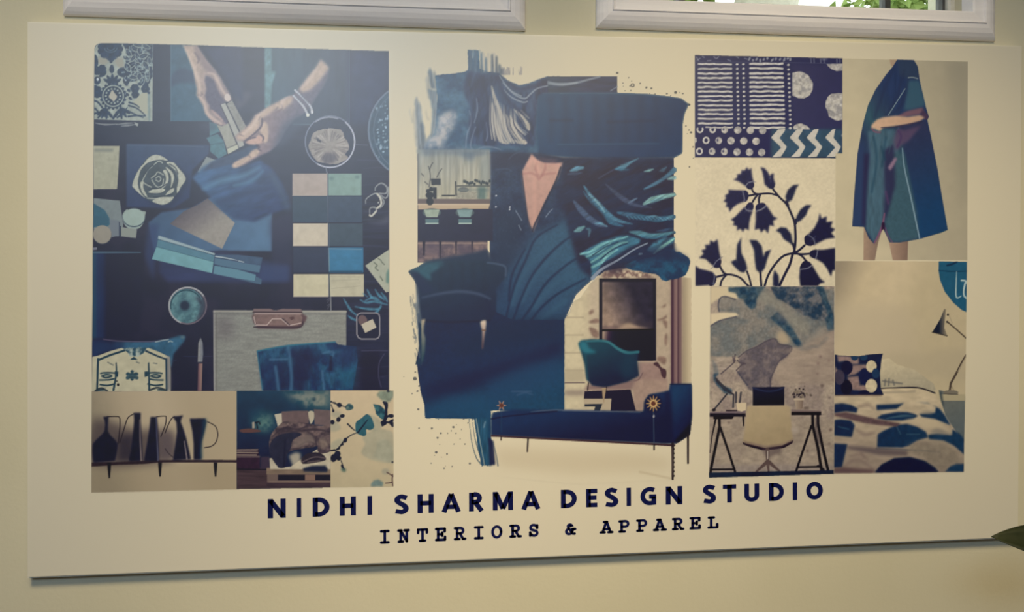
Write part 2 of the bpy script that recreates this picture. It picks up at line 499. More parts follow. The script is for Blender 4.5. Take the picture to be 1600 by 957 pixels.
        for (x, y, a, l, w) in [(430, 110, 60, 90, 20), (480, 80, 30, 95, 22), (560, 90, 80, 80, 22), (620, 120, 100, 90, 20), (450, 200, 20, 100, 24), (430, 290, -30, 110, 24), (520, 250, 40, 90, 26), (560, 190, -20, 90, 20), (600, 230, 60, 100, 20), (480, 340, 30, 100, 26), (540, 330, 70, 95, 22), (420, 250, 60, 90, 22), (400, 180, 30, 70, 16), (640, 320, 90, 110, 16), (600, 390, 110, 90, 20), (500, 400, -60, 80, 14), (655, 190, 80, 80, 14), (500, 60, 10, 100, 15), (590, 70, 20, 80, 15), (520, 170, 130, 70, 16), (450, 380, 10, 90, 16)]:
            petal(x, y, a, l, w, edge=1)
        for cx, cy, r_ in ((515, 500, 42), (620, 505, 40), (520, 560, 36), (150, 505, 26), (140, 330, 34), (190, 300, 36)):
            for k in range(6): ell(cx + r_ * .6 * math.cos(k * 1.05), cy + r_ * .6 * math.sin(k * 1.05), r_ * .55, r_ * .55, DK, n=10)
        for cx, cy in ((560, 455), (650, 540), (455, 520), (430, 460), (440, 560), (470, 600)): ell(cx, cy, 20, 14, DK, rot=35, n=10)
        for k in range(60):                      # small breaks in the print
            x = RS.uniform(405, 690); y = RS.uniform(70, 440); a = RS.uniform(0, 3.1)
            line([(x, y), (x + 26 * math.cos(a), y + 26 * math.sin(a))], RS.uniform(.8, 2), (160, 182, 178), alpha=.75)
        poly([(490, 640), (540, 590), (585, 545), (640, 540), (640, 760), (600, 740), (540, 700)], (172, 176, 154))
        lines([[(455, 670), (540, 700), (620, 770)], [(440, 720), (520, 760), (600, 790)], [(120, 700), (180, 760), (250, 790)], [(340, 790), (400, 740), (440, 690)], [(150, 790), (220, 720), (260, 700)], [(450, 780), (540, 770), (620, 775)], [(300, 800), (330, 740), (370, 700)], [(460, 640), (520, 660), (560, 690)]], [3, 1.5], DK)
        poly([(110, 170), (135, 175), (150, 240), (135, 290), (110, 300)], DK, s=1); poly([(110, 470), (150, 480), (185, 540), (160, 590), (110, 580)], DK, s=1)
        lines([[(110, 620), (150, 640), (190, 690)], [(110, 750), (160, 745), (200, 770)]], 3, DK)
        line([(655, 560), (660, 820)], 3, (92, 128, 136), alpha=.5, soft=1)
    back()
    lines([[(120, 845), (220, 860), (340, 855)], [(330, 860), (420, 850), (500, 845)], [(380, 875), (440, 870), (520, 860)]], [1, 3, 1], (150, 158, 156), alpha=.75)
    poly([(505, 835), (550, 850), (545, 880), (525, 870)], (158, 166, 162))
    # cream tile
    A(3); item('printed_cream_tile')
    poly([(105, 180), (362, 180), (352, 400), (338, 610), (103, 612)], tex((168, 170, 146), .07, scale=5, seed=20))
    rect(112, 205, 300, 240, (128, 134, 124), soft=1.2, alpha=.8)
    back()
    # slate square below the succulent
    item('printed_slate_square')
    poly([(430, 158), (1262, 172), (1250, 260), (1090, 420), (1060, 700), (900, 800), (432, 790)], tex(grad((56, 78, 112), (40, 54, 96), (500, 170), (700, 780)), .08, scale=12, seed=21), soft=.7)
    line([(445, 172), (900, 178), (1200, 190)], 1, (90, 108, 138), alpha=.6)
    back()
    # sheets and envelopes
    photo(); item('printed_blue_sheets', 'layered blue paper sheets')
    poly([(232, 348), (252, 332), (300, 325), (322, 312), (352, 300), (425, 332), (425, 393), (345, 392), (243, 404), (236, 372)], tex(grad((58, 88, 124), (78, 118, 156), (250, 340), (425, 390)), .07, scale=14, seed=22), soft=.6)
    poly([(232, 350), (248, 350), (240, 440), (226, 400)], (44, 62, 110), soft=3, alpha=.7)
    poly([(249, 402), (345, 393), (452, 415), (452, 440), (400, 442), (262, 441), (248, 425)], tex((42, 50, 92), .15, scale=16, sx=3, seed=23), soft=3)
    poly([(421, 344), (457, 330), (456, 440), (425, 440), (425, 392)], (46, 48, 84), soft=4, alpha=.6)
    poly([(408, 414), (452, 415), (451, 440), (404, 440)], (48, 66, 114), soft=3, alpha=.7)
    item('printed_grey_sheet')
    A(5)
    G = [(865, 65), (1000, -60), (1150, -130), (1240, -190), (1390, -60), (1512, 55), (1385, 312)]
    poly(G, tex(grad((84, 76, 86), (150, 146, 138), (1050, -140), (1250, 140)), .06, scale=4, seed=24))
    back()
    # fan of paint chips
    A(5); item('printed_paint_chips', 'fan of pale blue paint chips')
    poly([(750, 180), (1315, 360), (1310, 378), (745, 216)], (150, 176, 184))
    poly([(748, 216), (1312, 378), (1300, 442), (732, 292)], tex((78, 128, 150), .06, scale=9, seed=25))
    poly([(732, 290), (1300, 438), (1285, 556), (684, 416)], tex((108, 166, 176), .06, scale=9, seed=26))
    line([(745, 218), (1312, 380)], .9, (40, 66, 92)); line([(732, 292), (1300, 442)], .9, (40, 80, 104))
    photo()
    poly([(336.8, 398.5), (372, 398.5), (410.5, 402.7), (407.6, 414.6), (335, 404)], tex((58, 84, 116), .1, scale=8, seed=27))
    line([(337, 401), (356, 404), (381, 410)], [1.8, 1.2], (176, 192, 198))
    poly([(335.5, 403), (380, 411), (407.3, 415), (405.2, 426.4), (372, 422), (334.5, 413)], (74, 112, 140))
    poly([(335, 415), (370, 421), (399.8, 429.6), (398.3, 439.8), (370, 435.5), (333, 428)], (88, 138, 160))
    poly([(400, 432), (409, 437), (408, 445), (372, 437), (398, 440)], (66, 98, 126))
    lines([[(335.5, 414.5), (372, 421), (405, 427)], [(336, 403), (372, 408)]], .9, (34, 52, 84))
    back()
    # swatch of blue fabric
    item('printed_blue_fabric', 'soft blue fabric swatch')
    A(3); poly([(1140, 440), (1230, 285), (1350, 330), (1420, 290), (1440, 310), (1200, 460)], (132, 144, 146), rough=.5)
    photo()
    poly([(300, 278), (316, 262), (345, 246), (374, 262), (406, 250), (425, 264), (440, 285), (452, 312), (453, 325), (425, 334), (398, 347), (366, 343), (347, 330), (325, 305)], tex(grad((58, 96, 140), (40, 58, 104), (330, 260), (420, 330)), .22, scale=9, sx=2.5, ang=-20, seed=28), soft=1.6)
    line([(318, 295), (345, 283), (380, 275), (405, 262)], [4, 9, 4], (86, 138, 172), soft=4, alpha=.7)
    line([(366, 290), (392, 283), (410, 268)], [3, 7, 3], (82, 140, 176), soft=3, alpha=.6)
    line([(345, 315), (380, 305), (425, 292)], 6, (40, 58, 100), soft=5, alpha=.6)
    line([(425, 275), (440, 300), (450, 325)], 8, (62, 84, 112), soft=5, alpha=.6)
    back()
    # teal paint chips fanned under the fingers
    item('printed_teal_chips')
    A(3)
    poly([(1228, 100), (1340, 60), (1400, 130), (1432, 262), (1350, 305), (1265, 235), (1268, 165)], tex((74, 120, 134), .14, scale=5, seed=29))
    poly([(1256, -60), (1330, -40), (1360, 40), (1262, 80)], (76, 124, 136)); lines([[(1268, 165), (1395, 150)], [(1262, 82), (1350, 40)]], 1.2, (52, 88, 106))
    A(1); poly([(1140, 850), (1300, 830), (1340, 900), (1262, 940)], (58, 66, 92), soft=3, alpha=.5)
    photo()
    poly([(372, 236), (398, 225), (404, 232), (400, 245), (340, 262), (316, 268), (330, 254)], tex((56, 74, 106), .1, scale=6, seed=30), soft=.8)
    back()
    # succulent
    A(3); item('printed_succulent', 'white and slate succulent rosette')
    rose = [(490, 570), (520, 470), (590, 360), (640, 300), (715, 268), (800, 295), (850, 330), (930, 370), (1022, 500), (985, 590), (935, 660), (905, 690), (880, 740), (800, 768), (720, 750), (640, 715), (570, 660), (510, 610)]
    poly([(x + 30, y + 25) for x, y in rose], (26, 32, 62), s=1, soft=4, alpha=.6)
    poly(rose, tex((62, 76, 86), .15, scale=6, seed=31), s=1)
    PL = (178, 184, 168)
    for q in ([(605, 360), (650, 300), (715, 268), (790, 285), (845, 328), (790, 318), (715, 322), (650, 345)],
              [(830, 345), (900, 345), (940, 390), (1022, 500), (975, 585), (940, 650), (935, 600), (950, 520), (930, 440), (880, 390)],
              [(490, 570), (525, 470), (580, 380), (640, 345), (580, 410), (555, 480), (545, 560), (570, 640), (620, 700), (560, 655), (510, 605)],
              [(650, 640), (720, 605), (815, 612), (780, 645), (700, 650)], [(820, 668), (860, 620), (905, 602), (895, 640), (850, 662)],
              [(690, 728), (770, 690), (860, 690), (905, 690), (860, 740), (800, 765), (740, 755)],
              [(795, 430), (825, 420), (850, 480), (845, 540), (810, 590), (780, 605), (820, 540), (822, 480)],
              [(820, 392), (870, 420), (905, 480), (895, 550), (870, 600), (878, 540), (872, 470)],
              [(570, 545), (600, 540), (600, 600), (640, 690), (600, 660), (575, 610)]):
        poly(q, tex(PL, .12, scale=3, seed=32), s=1)
    lines([[(590, 530), (640, 430), (680, 390), (752, 332), (790, 350)], [(590, 530), (620, 560), (680, 590)], [(680, 500), (720, 470), (745, 440), (800, 470)], [(685, 520), (710, 560), (745, 590), (790, 570), (800, 510)], [(725, 500), (755, 485), (775, 510), (755, 535), (725, 520)], [(640, 700), (720, 705), (800, 690)]], 1.5, (170, 178, 166))
    lines([[(600, 480), (660, 400), (700, 370)], [(850, 400), (900, 440), (930, 520)], [(650, 610), (760, 600), (830, 560)], [(700, 690), (820, 680), (900, 660)], [(860, 360), (920, 400), (945, 460)]], 1.8, (36, 48, 66), alpha=.8)
    back()
    # lower left samples
    item('printed_round_samples')
    A(3); poly([(105, 700), (365, 726), (385, 860), (400, 960), (390, 1060), (290, 1090), (105, 1100)], tex((120, 134, 136), .06, scale=6, seed=33))
    poly([(105, 752), (215, 820), (262, 900), (270, 960), (240, 985), (105, 990)], tex((44, 96, 118), .1, scale=6, seed=34), s=0)
    poly([(392, 870), (435, 812), (470, 832), (612, 832), (618, 870), (608, 930), (560, 1000), (470, 1010), (410, 960)], (146, 166, 160), s=1)
    A(5); poly([(375, 95), (536, 120), (526, 206), (368, 188)], (140, 150, 142)); line([(372, 90), (372, 188)], 1.5, (30, 40, 66))
    ell(505, 8, 110, 90, (58, 78, 96)); ell(505, -2, 108, 88, tex((152, 176, 168), .04, scale=8, seed=35))
    poly([(260, 20), (360, 30), (366, 188), (280, 190)], (112, 124, 134)); line([(362, 50), (362, 185)], 1.4, (34, 44, 74))
    poly([(100, -20), (200, -10), (262, 20), (250, 70), (190, 80), (100, 100)], (44, 92, 114)); ell(192, 178, 92, 92, (40, 48, 70)); ell(190, 170, 92, 92, tex((150, 146, 132), .04, scale=8, seed=36))
    poly([(95, 300), (138, 298), (136, 322), (95, 326)], (120, 124, 140))
    back()
    # dried flower in a glass bowl
    A(4); item('printed_flower_bowl', 'glass bowl with a pale dried flower')
    ell(930, 140, 252, 258, tex((44, 52, 80), .1, scale=6, seed=37)); ring(930, 138, 248, 256, 1.8, (120, 130, 156)); ring(928, 140, 246, 254, 2.2, (178, 184, 200), -50, 120)
    ring(925, 140, 240, 246, 1.6, (160, 168, 184), 235, 290)
    poly([(755, 60), (840, 15), (930, 8), (1020, 12), (1060, 50), (1075, 100), (1112, 150), (1118, 215), (1080, 260), (1110, 300), (1040, 345), (960, 362), (880, 350), (810, 335), (760, 290), (735, 230), (714, 180), (740, 120)], tex((150, 144, 140), .12, scale=3, seed=38), s=1, rough=1.2)
    for k in range(40):
        a = k * .157 + RS.uniform(-.05, .05); r0 = RS.uniform(40, 110); r1 = RS.uniform(150, 195)
        line([(925 + r0 * math.cos(a), 180 + r0 * math.sin(a) * .9), (925 + r1 * math.cos(a), 180 + r1 * math.sin(a) * .9)], [.8, 1.8], RS.choice([(92, 90, 98), (188, 182, 174), (112, 106, 106)]), alpha=.7)
    poly([(795, 100), (835, 125), (840, 150), (800, 130)], (52, 54, 72)); poly([(840, 300), (880, 255), (950, 250), (1000, 290), (960, 350), (880, 350)], (84, 80, 94), s=1, soft=1.5, alpha=.8)
    back()
    line([(888, 395), (900, 455)], 1.4, (120, 128, 146)); line([(1185, 165), (1305, 172)], .9, (110, 118, 140), alpha=.7)
    # big glass bowl at the edge
    photo(); item('printed_glass_bowl')
    ell(651.8, 204, 77, 77, tex((52, 80, 106), .15, scale=6, seed=39), n=60)
    ring(651.8, 204, 76, 76, 2.6, (104, 122, 148), 100, 260); ring(651.8, 204, 68, 70, 1.2, (84, 104, 132), 120, 250)
    for k in range(46):
        x = RS.uniform(588, 606); y = RS.uniform(158, 250); ell(x, y, RS.uniform(.9, 2.1), RS.uniform(1, 2.4), (150, 178, 198), n=10, alpha=RS.uniform(.4, .95))
    back()
    # palette of colour tiles
    item('printed_colour_palette', 'two columns of colour tiles')
    c1 = [(172, 160, 152), (50, 70, 92), (198, 190, 170), (42, 50, 78), (194, 190, 160)]
    c2 = [(124, 158, 152), (52, 70, 96), (56, 74, 92), (44, 112, 156), (182, 180, 156)]
    ys = [(271.5, 305.8), (307, 347.5), (349.4, 384.6), (387, 426), (428.7, 463.8)]
    for k, (a, b) in enumerate(ys):
        L_, R_ = (457 + k * .35, 511 + k * .5), (513 + k * .3, 565 + k * .9)
        rect(L_[0], a, L_[1], b, tex(c1[k], .06, scale=8, seed=40 + k)); rect(R_[0], a, R_[1], b, tex(c2[k], .07, scale=8, seed=50 + k))
        if k in (0, 2, 4):
            line([(L_[0], b), (L_[1], b), (L_[1], a)], .9, (206, 200, 186), s=0, alpha=.8)
    rect(516, 390, 564, 422, tex((46, 122, 168), .12, scale=9, sy=.6, seed=61), soft=4, alpha=.6); line([(516, 424.5), (565, 424.5)], 3, (24, 76, 110))
    line([(513, 389), (565, 390)], 1, (110, 146, 170)); line([(513.5, 388), (514.5, 424)], 1.2, (118, 146, 160))
    lines([[(518, 439), (560, 437)], [(518, 451), (545, 449), (563, 447)], [(517, 432), (562, 433)]], .7, (136, 136, 122), alpha=.7)
    ell(518, 279, 3.5, 3, (98, 130, 132), soft=1); ell(558, 277, 4, 2.5, (98, 130, 132), soft=1)
    line([(512, 272), (512.5, 348)], 1.2, (84, 98, 120)); line([(514, 350), (514, 386)], 1.2, (84, 98, 118)); line([(514, 428), (515, 464)], 1.6, (40, 60, 78))
    line([(516.6, 464), (517.2, 486)], 1.3, (146, 150, 154)); lines([[(511, 469), (515, 467), (512, 473)], [(511, 478), (515, 476), (512, 483)]], .8, (130, 134, 140), alpha=.8)
    back()
    # white blossom
    A(4); item('printed_white_blossom')
    for q in ([(1380, 625), (1385, 590), (1440, 552), (1495, 590), (1490, 650), (1440, 655), (1420, 650)], [(1285, 755), (1290, 710), (1350, 665), (1400, 655), (1440, 690), (1468, 740), (1440, 790), (1400, 800)], [(1325, 855), (1330, 800), (1380, 795), (1390, 830), (1345, 878)], [(1440, 670), (1480, 700), (1505, 670), (1510, 590)]):
        line(q, [1.4, 2.6, 1.6], (150, 158, 160), alpha=.85)
    lines([[(1400, 660), (1430, 700), (1440, 760), (1400, 800)], [(1325, 870), (1345, 878), (1390, 830)]], 3, (190, 192, 182))
    ell(1412, 745, 9, 9, (170, 174, 170)); poly([(1285, 900), (1400, 930), (1520, 870), (1500, 960), (1350, 950)], (84, 88, 112), s=1, soft=3, alpha=.6)
    back()
    # marble card and dried leaves
    A(6); item('printed_marble_card')
    poly([(1285, 478), (1520, 318), (1520, 742), (1490, 746)], tex((162, 170, 154), .05, scale=6, seed=62))
    lines([[(1370, 450), (1400, 480), (1380, 500), (1410, 530)], [(1410, 410), (1440, 430)], [(1430, 590), (1455, 630)], [(1440, 440), (1470, 470)]], 1.6, (72, 84, 72), alpha=.8); poly([(1490, 560), (1510, 510), (1520, 520), (1520, 660), (1488, 650)], (92, 130, 122), soft=1)
    line([(1285, 480), (1490, 746)], .9, (196, 200, 180))
    item('printed_dried_leaves')
    TL = (66, 132, 162)
    lines([[(1065, 810), (1100, 870), (1140, 930), (1200, 980)], [(1180, 890), (1280, 910), (1400, 915), (1440, 890)], [(1230, 820), (1290, 850), (1370, 840), (1500, 870)], [(1300, 720), (1340, 790), (1400, 830)], [(1260, 760), (1300, 790)], [(1380, 720), (1420, 780), (1470, 820)], [(1280, 830), (1370, 800), (1440, 850)], [(1440, 750), (1480, 800), (1500, 840)], [(1440, 870), (1400, 940), (1300, 990)], [(1110, 980), (1150, 1010), (1230, 1040)]], [1.5, 4, 2], tex(TL, .25, scale=4, seed=63), soft=1, alpha=.85)
    back()
    # clipboard
    photo(); item('printed_clipboard', 'grey clipboard with a copper clip')
    poly([(333.5, 485), (541, 485.5), (541, 541), (500, 560), (411, 611.5), (334.5, 611.5)], tex(tex((134, 138, 132), .1, scale=3, sx=5, seed=64), .08, scale=2, seed=65))
    line([(334, 486.5), (541, 487.5)], 2, (160, 160, 150)); line([(334, 486), (334.8, 611)], 1.6, (160, 158, 156)); line([(338, 492), (338.5, 610)], 1.2, (110, 108, 106))
    line([(334, 490.5), (541, 491.5)], .9, (96, 96, 98))
    A(7); poly([(1330, 80), (1500, 100), (1500, 300), (1340, 320)], tex((98, 90, 96), .3, scale=3, sx=6, seed=66), soft=8, alpha=.5)
    A(8); item('printed_clip', 'copper clip')
    poly([(150, 90), (180, 60), (640, 60), (700, 95), (690, 135), (640, 205), (580, 222), (210, 215), (165, 150)], (92, 66, 70), s=0, soft=.7)
    poly([(165, 18), (335, 18), (380, 40), (450, 18), (640, 20), (655, 50), (650, 70), (165, 60)], (124, 104, 104))
    poly([(165, 75), (640, 75), (655, 110), (640, 165), (600, 185), (210, 185), (180, 130)], tex((124, 100, 96), .12, scale=4, seed=67))
    lines([[(160, 52), (650, 55)], [(170, 200), (600, 205), (660, 150)]], 1.8, (52, 34, 46)); poly([(520, 105), (560, 95), (580, 110), (545, 135)], (88, 60, 60))
    lines([[(190, 180), (300, 182), (355, 118), (440, 118), (520, 185), (640, 160)], [(180, 68), (640, 70)], [(185, 165), (170, 100)]], 1.5, (190, 172, 166), s=0)
    line([(455, 115), (525, 180)], 1.6, (60, 40, 52))
    back()
    # denim
    item('printed_denim', 'folded blue denim')
    DN = tex(mixn((20, 46, 88), (34, 80, 116), scale=12, seed=68), .22, scale=2.5, sy=3, seed=69)
    poly([(200, 440), (380, 400), (520, 380), (980, 347), (1010, 375), (1190, 395), (1205, 540), (1180, 700), (1155, 830), (258, 832)], DN, rough=.5)
    for q, c, a in (([(545, 420), (780, 410), (760, 600), (700, 760), (690, 830), (540, 830)], (28, 30, 66), .85), ([(250, 540), (500, 535), (510, 830), (270, 830)], (26, 42, 84), .7), ([(430, 560), (500, 550), (505, 830), (420, 830)], (26, 28, 62), .6), ([(1000, 440), (1190, 400), (1200, 560), (960, 600)], (34, 52, 94), .7), ([(750, 420), (960, 390), (940, 440), (750, 470)], (52, 114, 150), .5), ([(1040, 600), (1190, 590), (1160, 820), (1000, 820)], (26, 96, 128), .55)):
        poly(q, tex(c, .15, scale=4, seed=70), soft=5, alpha=a)
    lines([[(512, 395), (530, 520), (545, 700), (540, 828)], [(385, 600), (400, 700), (415, 828)]], 5, (62, 112, 150), soft=2, alpha=.7)
    lines([[(860, 460), (960, 450), (940, 520)], [(850, 640), (870, 820)], [(330, 525), (500, 520)]], 3, (80, 128, 166), soft=1.5, alpha=.5); line([(940, 500), (935, 620)], 4, (16, 24, 54), soft=1.5, alpha=.8)
    line([(205, 440), (520, 385), (980, 350)], 2.5, (44, 116, 140), alpha=.8); line([(203, 445), (255, 825)], 2, (46, 108, 136), alpha=.8)
    back()
    rect(1240, 440, 1430, 830, (28, 22, 46), soft=3, alpha=.7)
    lines([[(1245, 438), (1400, 435), (1500, 438)], [(1470, 470), (1420, 560), (1415, 700), (1440, 800)]], 1.8, (62, 62, 92), alpha=.8)
    # framed charm
    item('printed_square_charm')
    poly([(1195, 90), (1230, 58), (1390, 58), (1425, 95), (1425, 285), (1390, 322), (1235, 322), (1198, 285)], (24, 26, 54))
    line([(1195, 100), (1205, 75), (1235, 60), (1390, 60), (1418, 75), (1424, 105), (1424, 280), (1412, 308), (1385, 320), (1240, 320), (1212, 305), (1197, 275), (1195, 100)], 1.7, (150, 148, 156), s=0)
    ell(1255, 135, 45, 55, (104, 84, 88), rot=-20); poly([(1240, 175), (1355, 120), (1392, 205), (1280, 260)], (186, 180, 162))
    back()
    # salt dish
    A(5); item('printed_dish')
    ell(1040, 882, 188, 185, (64, 70, 88)); ell(1032, 884, 170, 172, tex(mixn((64, 106, 118), (92, 140, 148), scale=8, seed=71), .12, scale=3, seed=72))
    ring(1042, 880, 186, 182, 2.4, (168, 172, 176), 110, 330); ring(1042, 880, 186, 182, 2, (112, 100, 112), -30, 110)
    ring(1030, 884, 158, 158, 2.0, (30, 68, 84), 170, 330); poly([(1110, 790), (1165, 860), (1160, 960), (1110, 1020), (1175, 990), (1205, 900), (1180, 820)], (44, 40, 62), s=1, soft=2, alpha=.8)
    ell(1012, 882, 72, 70, (54, 92, 108), soft=2, alpha=.7); ell(1012, 880, 46, 48, (32, 42, 66), soft=1)
    back()
    # folded teal cloth, left
    item('printed_teal_cloth')
    A(5); poly([(92, 345), (600, 345), (602, 600), (560, 900), (560, 1130), (400, 1200), (90, 1210)], tex(grad((26, 80, 104), (22, 46, 90), (95, 600), (240, 600), (20, 40, 80), (24, 24, 52)), .08, scale=20, seed=73), soft=2)
    line([(96, 350), (300, 350), (572, 350)], [2.4, 2.4, 1.4], (78, 110, 130), alpha=.9)
    back()
    # cushion
    A(7); item('printed_cushion', 'cream cushion with dark teal motifs')
    poly([(90, 335), (200, 322), (350, 345), (520, 350), (700, 342), (850, 320), (960, 282), (1020, 290), (1010, 340), (900, 470), (880, 600), (560, 560), (90, 520)], tex(grad((26, 40, 84), (22, 22, 54), (100, 400), (450, 380), (46, 96, 128)), .2, scale=7, seed=74), soft=.6)
    poly([(92, 350), (200, 345), (400, 370), (380, 420), (92, 490)], (30, 56, 98), soft=3, alpha=.7)
    line([(200, 322), (350, 340), (600, 346), (720, 342), (850, 322)], 1.3, (96, 84, 112)); lines([[(720, 350), (800, 332), (850, 325)], [(850, 350), (870, 340), (890, 350)]], 1.6, (150, 172, 176))
    ell(990, 302, 22, 16, (86, 116, 128), soft=1.2)
    poly([(90, 498), (150, 485), (270, 440), (385, 408), (430, 435), (560, 430), (650, 408), (760, 450), (862, 500), (872, 640), (872, 840), (85, 842)], tex((192, 188, 156), .06, scale=10, seed=75))
    poly([(830, 480), (872, 510), (874, 838), (830, 838)], (112, 112, 120), soft=2, alpha=.8)
    DT = (26, 62, 78)
    poly([(400, 410), (640, 405), (600, 460), (545, 500), (470, 490)], mixn((40, 78, 96), (170, 184, 172), scale=5, seed=76), rough=1.5)
    lines([[(150, 530), (270, 480), (410, 435)], [(148, 520), (138, 840)]], [3.2, 3.2], DT, s=0)
    lines([[(628, 440), (740, 490), (828, 522)], [(828, 522), (832, 832)]], [3.2, 2.6], (30, 60, 80), s=0)
    poly([(465, 525), (505, 495), (545, 528)], DT)
    lines([[(245, 552), (300, 580)], [(530, 548), (560, 560)], [(700, 560), (735, 565)]], 1.6, (80, 92, 96), alpha=.8)
    lines([[(328, 560), (330, 640), (318, 740), (302, 828)], [(652, 560), (655, 660), (658, 828)]], [2, 3.4], DT)
    for s_, X0 in ((1, 165), (-1, 795)):
        X = lambda v: X0 + s_ * v
        lines([[(X(10), 662), (X(80), 655), (X(170), 662)], [(X(20), 690), (X(70), 675), (X(120), 690), (X(60), 705), (X(20), 690)], [(X(0), 730), (X(80), 728), (X(140), 718)], [(X(5), 775), (X(80), 782), (X(150), 768)], [(X(-20), 830), (X(50), 826)]], 2.5, DT)
        poly([(X(150), 640), (X(185), 645), (X(182), 700), (X(150), 690)], DT); ell(X(40), 800, 30, 12, (170, 170, 146))
    for dx, dy, r_ in ((0, -45, 18), (-40, -20, 22), (40, -20, 22), (-45, 18, 20), (45, 18, 20), (0, 0, 40), (0, 35, 14)): ell(488 + dx, 690 + dy, r_, r_ * .85, tex((44, 76, 88), .3, scale=2, seed=77))
    lines([[(430, 690), (545, 690)], [(430, 712), (545, 712)]], .8, (150, 160, 146), alpha=.6); ell(348, 775, 13, 15, (14, 16, 30)); ell(335, 740, 10, 8, (60, 60, 60))
    lines([[(120, 838), (180, 810), (240, 838)], [(665, 830), (740, 805), (820, 828)]], 3, (40, 52, 60), alpha=.9)
    back()
    item('printed_brush_pen')
    poly([(1170, 305), (1192, 360), (1196, 470), (1188, 550), (1142, 550), (1146, 440), (1148, 360)], tex(grad((146, 148, 146), (112, 120, 134), (1142, 450), (1196, 450)), .06, scale=3, seed=78), s=0)
    rect(1140, 548, 1190, 565, (52, 48, 66)); poly([(1148, 565), (1188, 565), (1180, 838), (1140, 838)], grad((104, 70, 84), (160, 130, 116), (1140, 700), (1185, 700)))
    back()
    lines([[(1000, 492), (1135, 494)], [(1200, 492), (1290, 492)], [(880, 545), (930, 530)]], 1.1, (58, 64, 98), alpha=.6)
    # hands and the chips they hold
    SK = (196, 172, 154); SD = (88, 84, 108)
    Z(280, 60, 0.2247); item('printed_hand', 'hand reaching down from above')
    poly([(22, 48), (50, 100), (80, 180), (98, 230), (110, 300), (122, 350), (118, 395), (140, 430), (165, 470), (178, 520), (215, 565), (255, 595), (300, 612), (335, 614), (345, 600), (300, 500), (290, 460), (315, 440), (352, 442), (368, 425), (355, 390), (320, 330), (290, 275), (250, 220), (190, 150), (160, 105), (125, 50)],
         tex(grad(SK, (150, 132, 134), (80, 200), (300, 250)), .12, scale=5, seed=80), soft=.5)
    poly([(182, 258), (215, 268), (243, 290), (262, 345), (290, 400), (318, 440), (292, 460), (300, 500), (345, 590), (330, 600), (280, 548), (238, 512), (214, 496), (212, 470), (192, 440), (180, 400), (190, 350), (178, 300)], tex(SD, .1, scale=4, seed=84), s=0, soft=1.3)
    poly([(125, 52), (165, 110), (205, 170), (260, 235), (240, 262), (190, 235), (150, 180), (120, 120), (95, 60)], (132, 114, 122), s=0, soft=2.5, alpha=.65)
    lines([[(110, 100), (135, 140), (130, 170)], [(150, 375), (160, 390)], [(130, 395), (150, 400)]], [2, 4, 2], (104, 90, 102), soft=1.5, alpha=.7)
    lines([[(45, 80), (80, 150), (115, 240), (140, 320), (145, 380)], [(140, 400), (175, 450), (195, 520), (240, 560), (290, 595)], [(200, 240), (240, 250), (265, 290), (295, 350), (320, 390)]], [2, 5, 3], (216, 192, 174), soft=1.8, alpha=.7)
    lines([[(225, 500), (260, 530), (300, 570)], [(205, 545), (250, 585)]], [2, 4, 2], (206, 172, 158), soft=1.5, alpha=.7)
    ell(336, 412, 21, 28, (208, 194, 184), rot=-12); poly([(300, 400), (315, 440), (305, 445), (290, 420)], SD, soft=1, alpha=.7)
    item('printed_beige_chips', 'beige sample strips held between the fingers')
    poly([(262, 602), (300, 612), (342, 590), (375, 680), (413, 765), (340, 805), (325, 750), (300, 680)], tex((158, 160, 148), .07, scale=4, seed=81), s=0)
    poly([(330, 456), (368, 432), (465, 612), (445, 650), (420, 650)], tex((142, 142, 136), .12, scale=3, seed=82), s=0)
    poly([(288, 460), (320, 450), (415, 650), (445, 720), (452, 745), (418, 762), (400, 715), (385, 690), (342, 580)], tex((168, 170, 162), .05, scale=4, seed=85), s=0)
    lines([[(286, 462), (340, 580), (386, 690), (416, 775)], [(326, 455), (370, 545), (418, 645)]], [1.2, 2], (62, 62, 78), s=0); line([(332, 766), (404, 736)], 1.3, (92, 96, 98), s=0)
    poly([(335, 770), (406, 740), (413, 765), (340, 805)], (184, 188, 168), s=0)
    item('printed_hand', 'hand with white bangles')
    Z(350, 80, 0.2039)
    poly([(742, 60), (700, 130), (640, 200), (570, 290), (530, 335), (480, 350), (420, 385), (350, 420), (290, 465), (240, 490), (210, 540), (180, 580), (120, 625), (90, 650), (88, 672), (110, 686), (150, 690), (165, 702), (190, 715), (240, 716), (266, 716), (262, 742), (215, 762), (185, 800), (120, 830), (75, 855), (62, 880), (75, 896), (110, 890), (160, 872), (220, 835), (270, 806), (300, 792), (350, 770), (400, 730), (440, 680), (480, 600), (540, 520), (600, 490), (650, 450), (700, 370), (760, 280), (800, 200), (803, 125)],
         tex(grad((136, 118, 126), (104, 100, 122), (350, 550), (520, 600)), .12, scale=5, seed=83), soft=.7)
    poly([(450, 560), (520, 520), (640, 470), (700, 370), (770, 270), (812, 180), (850, 200), (760, 400), (600, 560), (480, 700), (400, 760), (390, 720)], (60, 74, 102), soft=5, alpha=.7, own=False)
    LIT = tex(SK, .1, scale=4, seed=86)
    poly([(742, 62), (700, 130), (640, 200), (576, 290), (600, 318), (660, 300), (735, 225), (800, 140), (800, 118)], LIT, s=0, soft=2)
    poly([(530, 342), (440, 378), (350, 422), (290, 467), (240, 492), (205, 550), (120, 630), (90, 658), (112, 684), (165, 682), (210, 645), (258, 605), (276, 560), (290, 515), (330, 492), (400, 440), (450, 450), (520, 395)], LIT, s=0, soft=1.6)
    poly([(162, 696), (190, 672), (235, 667), (268, 640), (298, 648), (305, 690), (270, 712), (200, 714)], tex((200, 164, 150), .08, scale=3, seed=87), s=1, soft=.8)
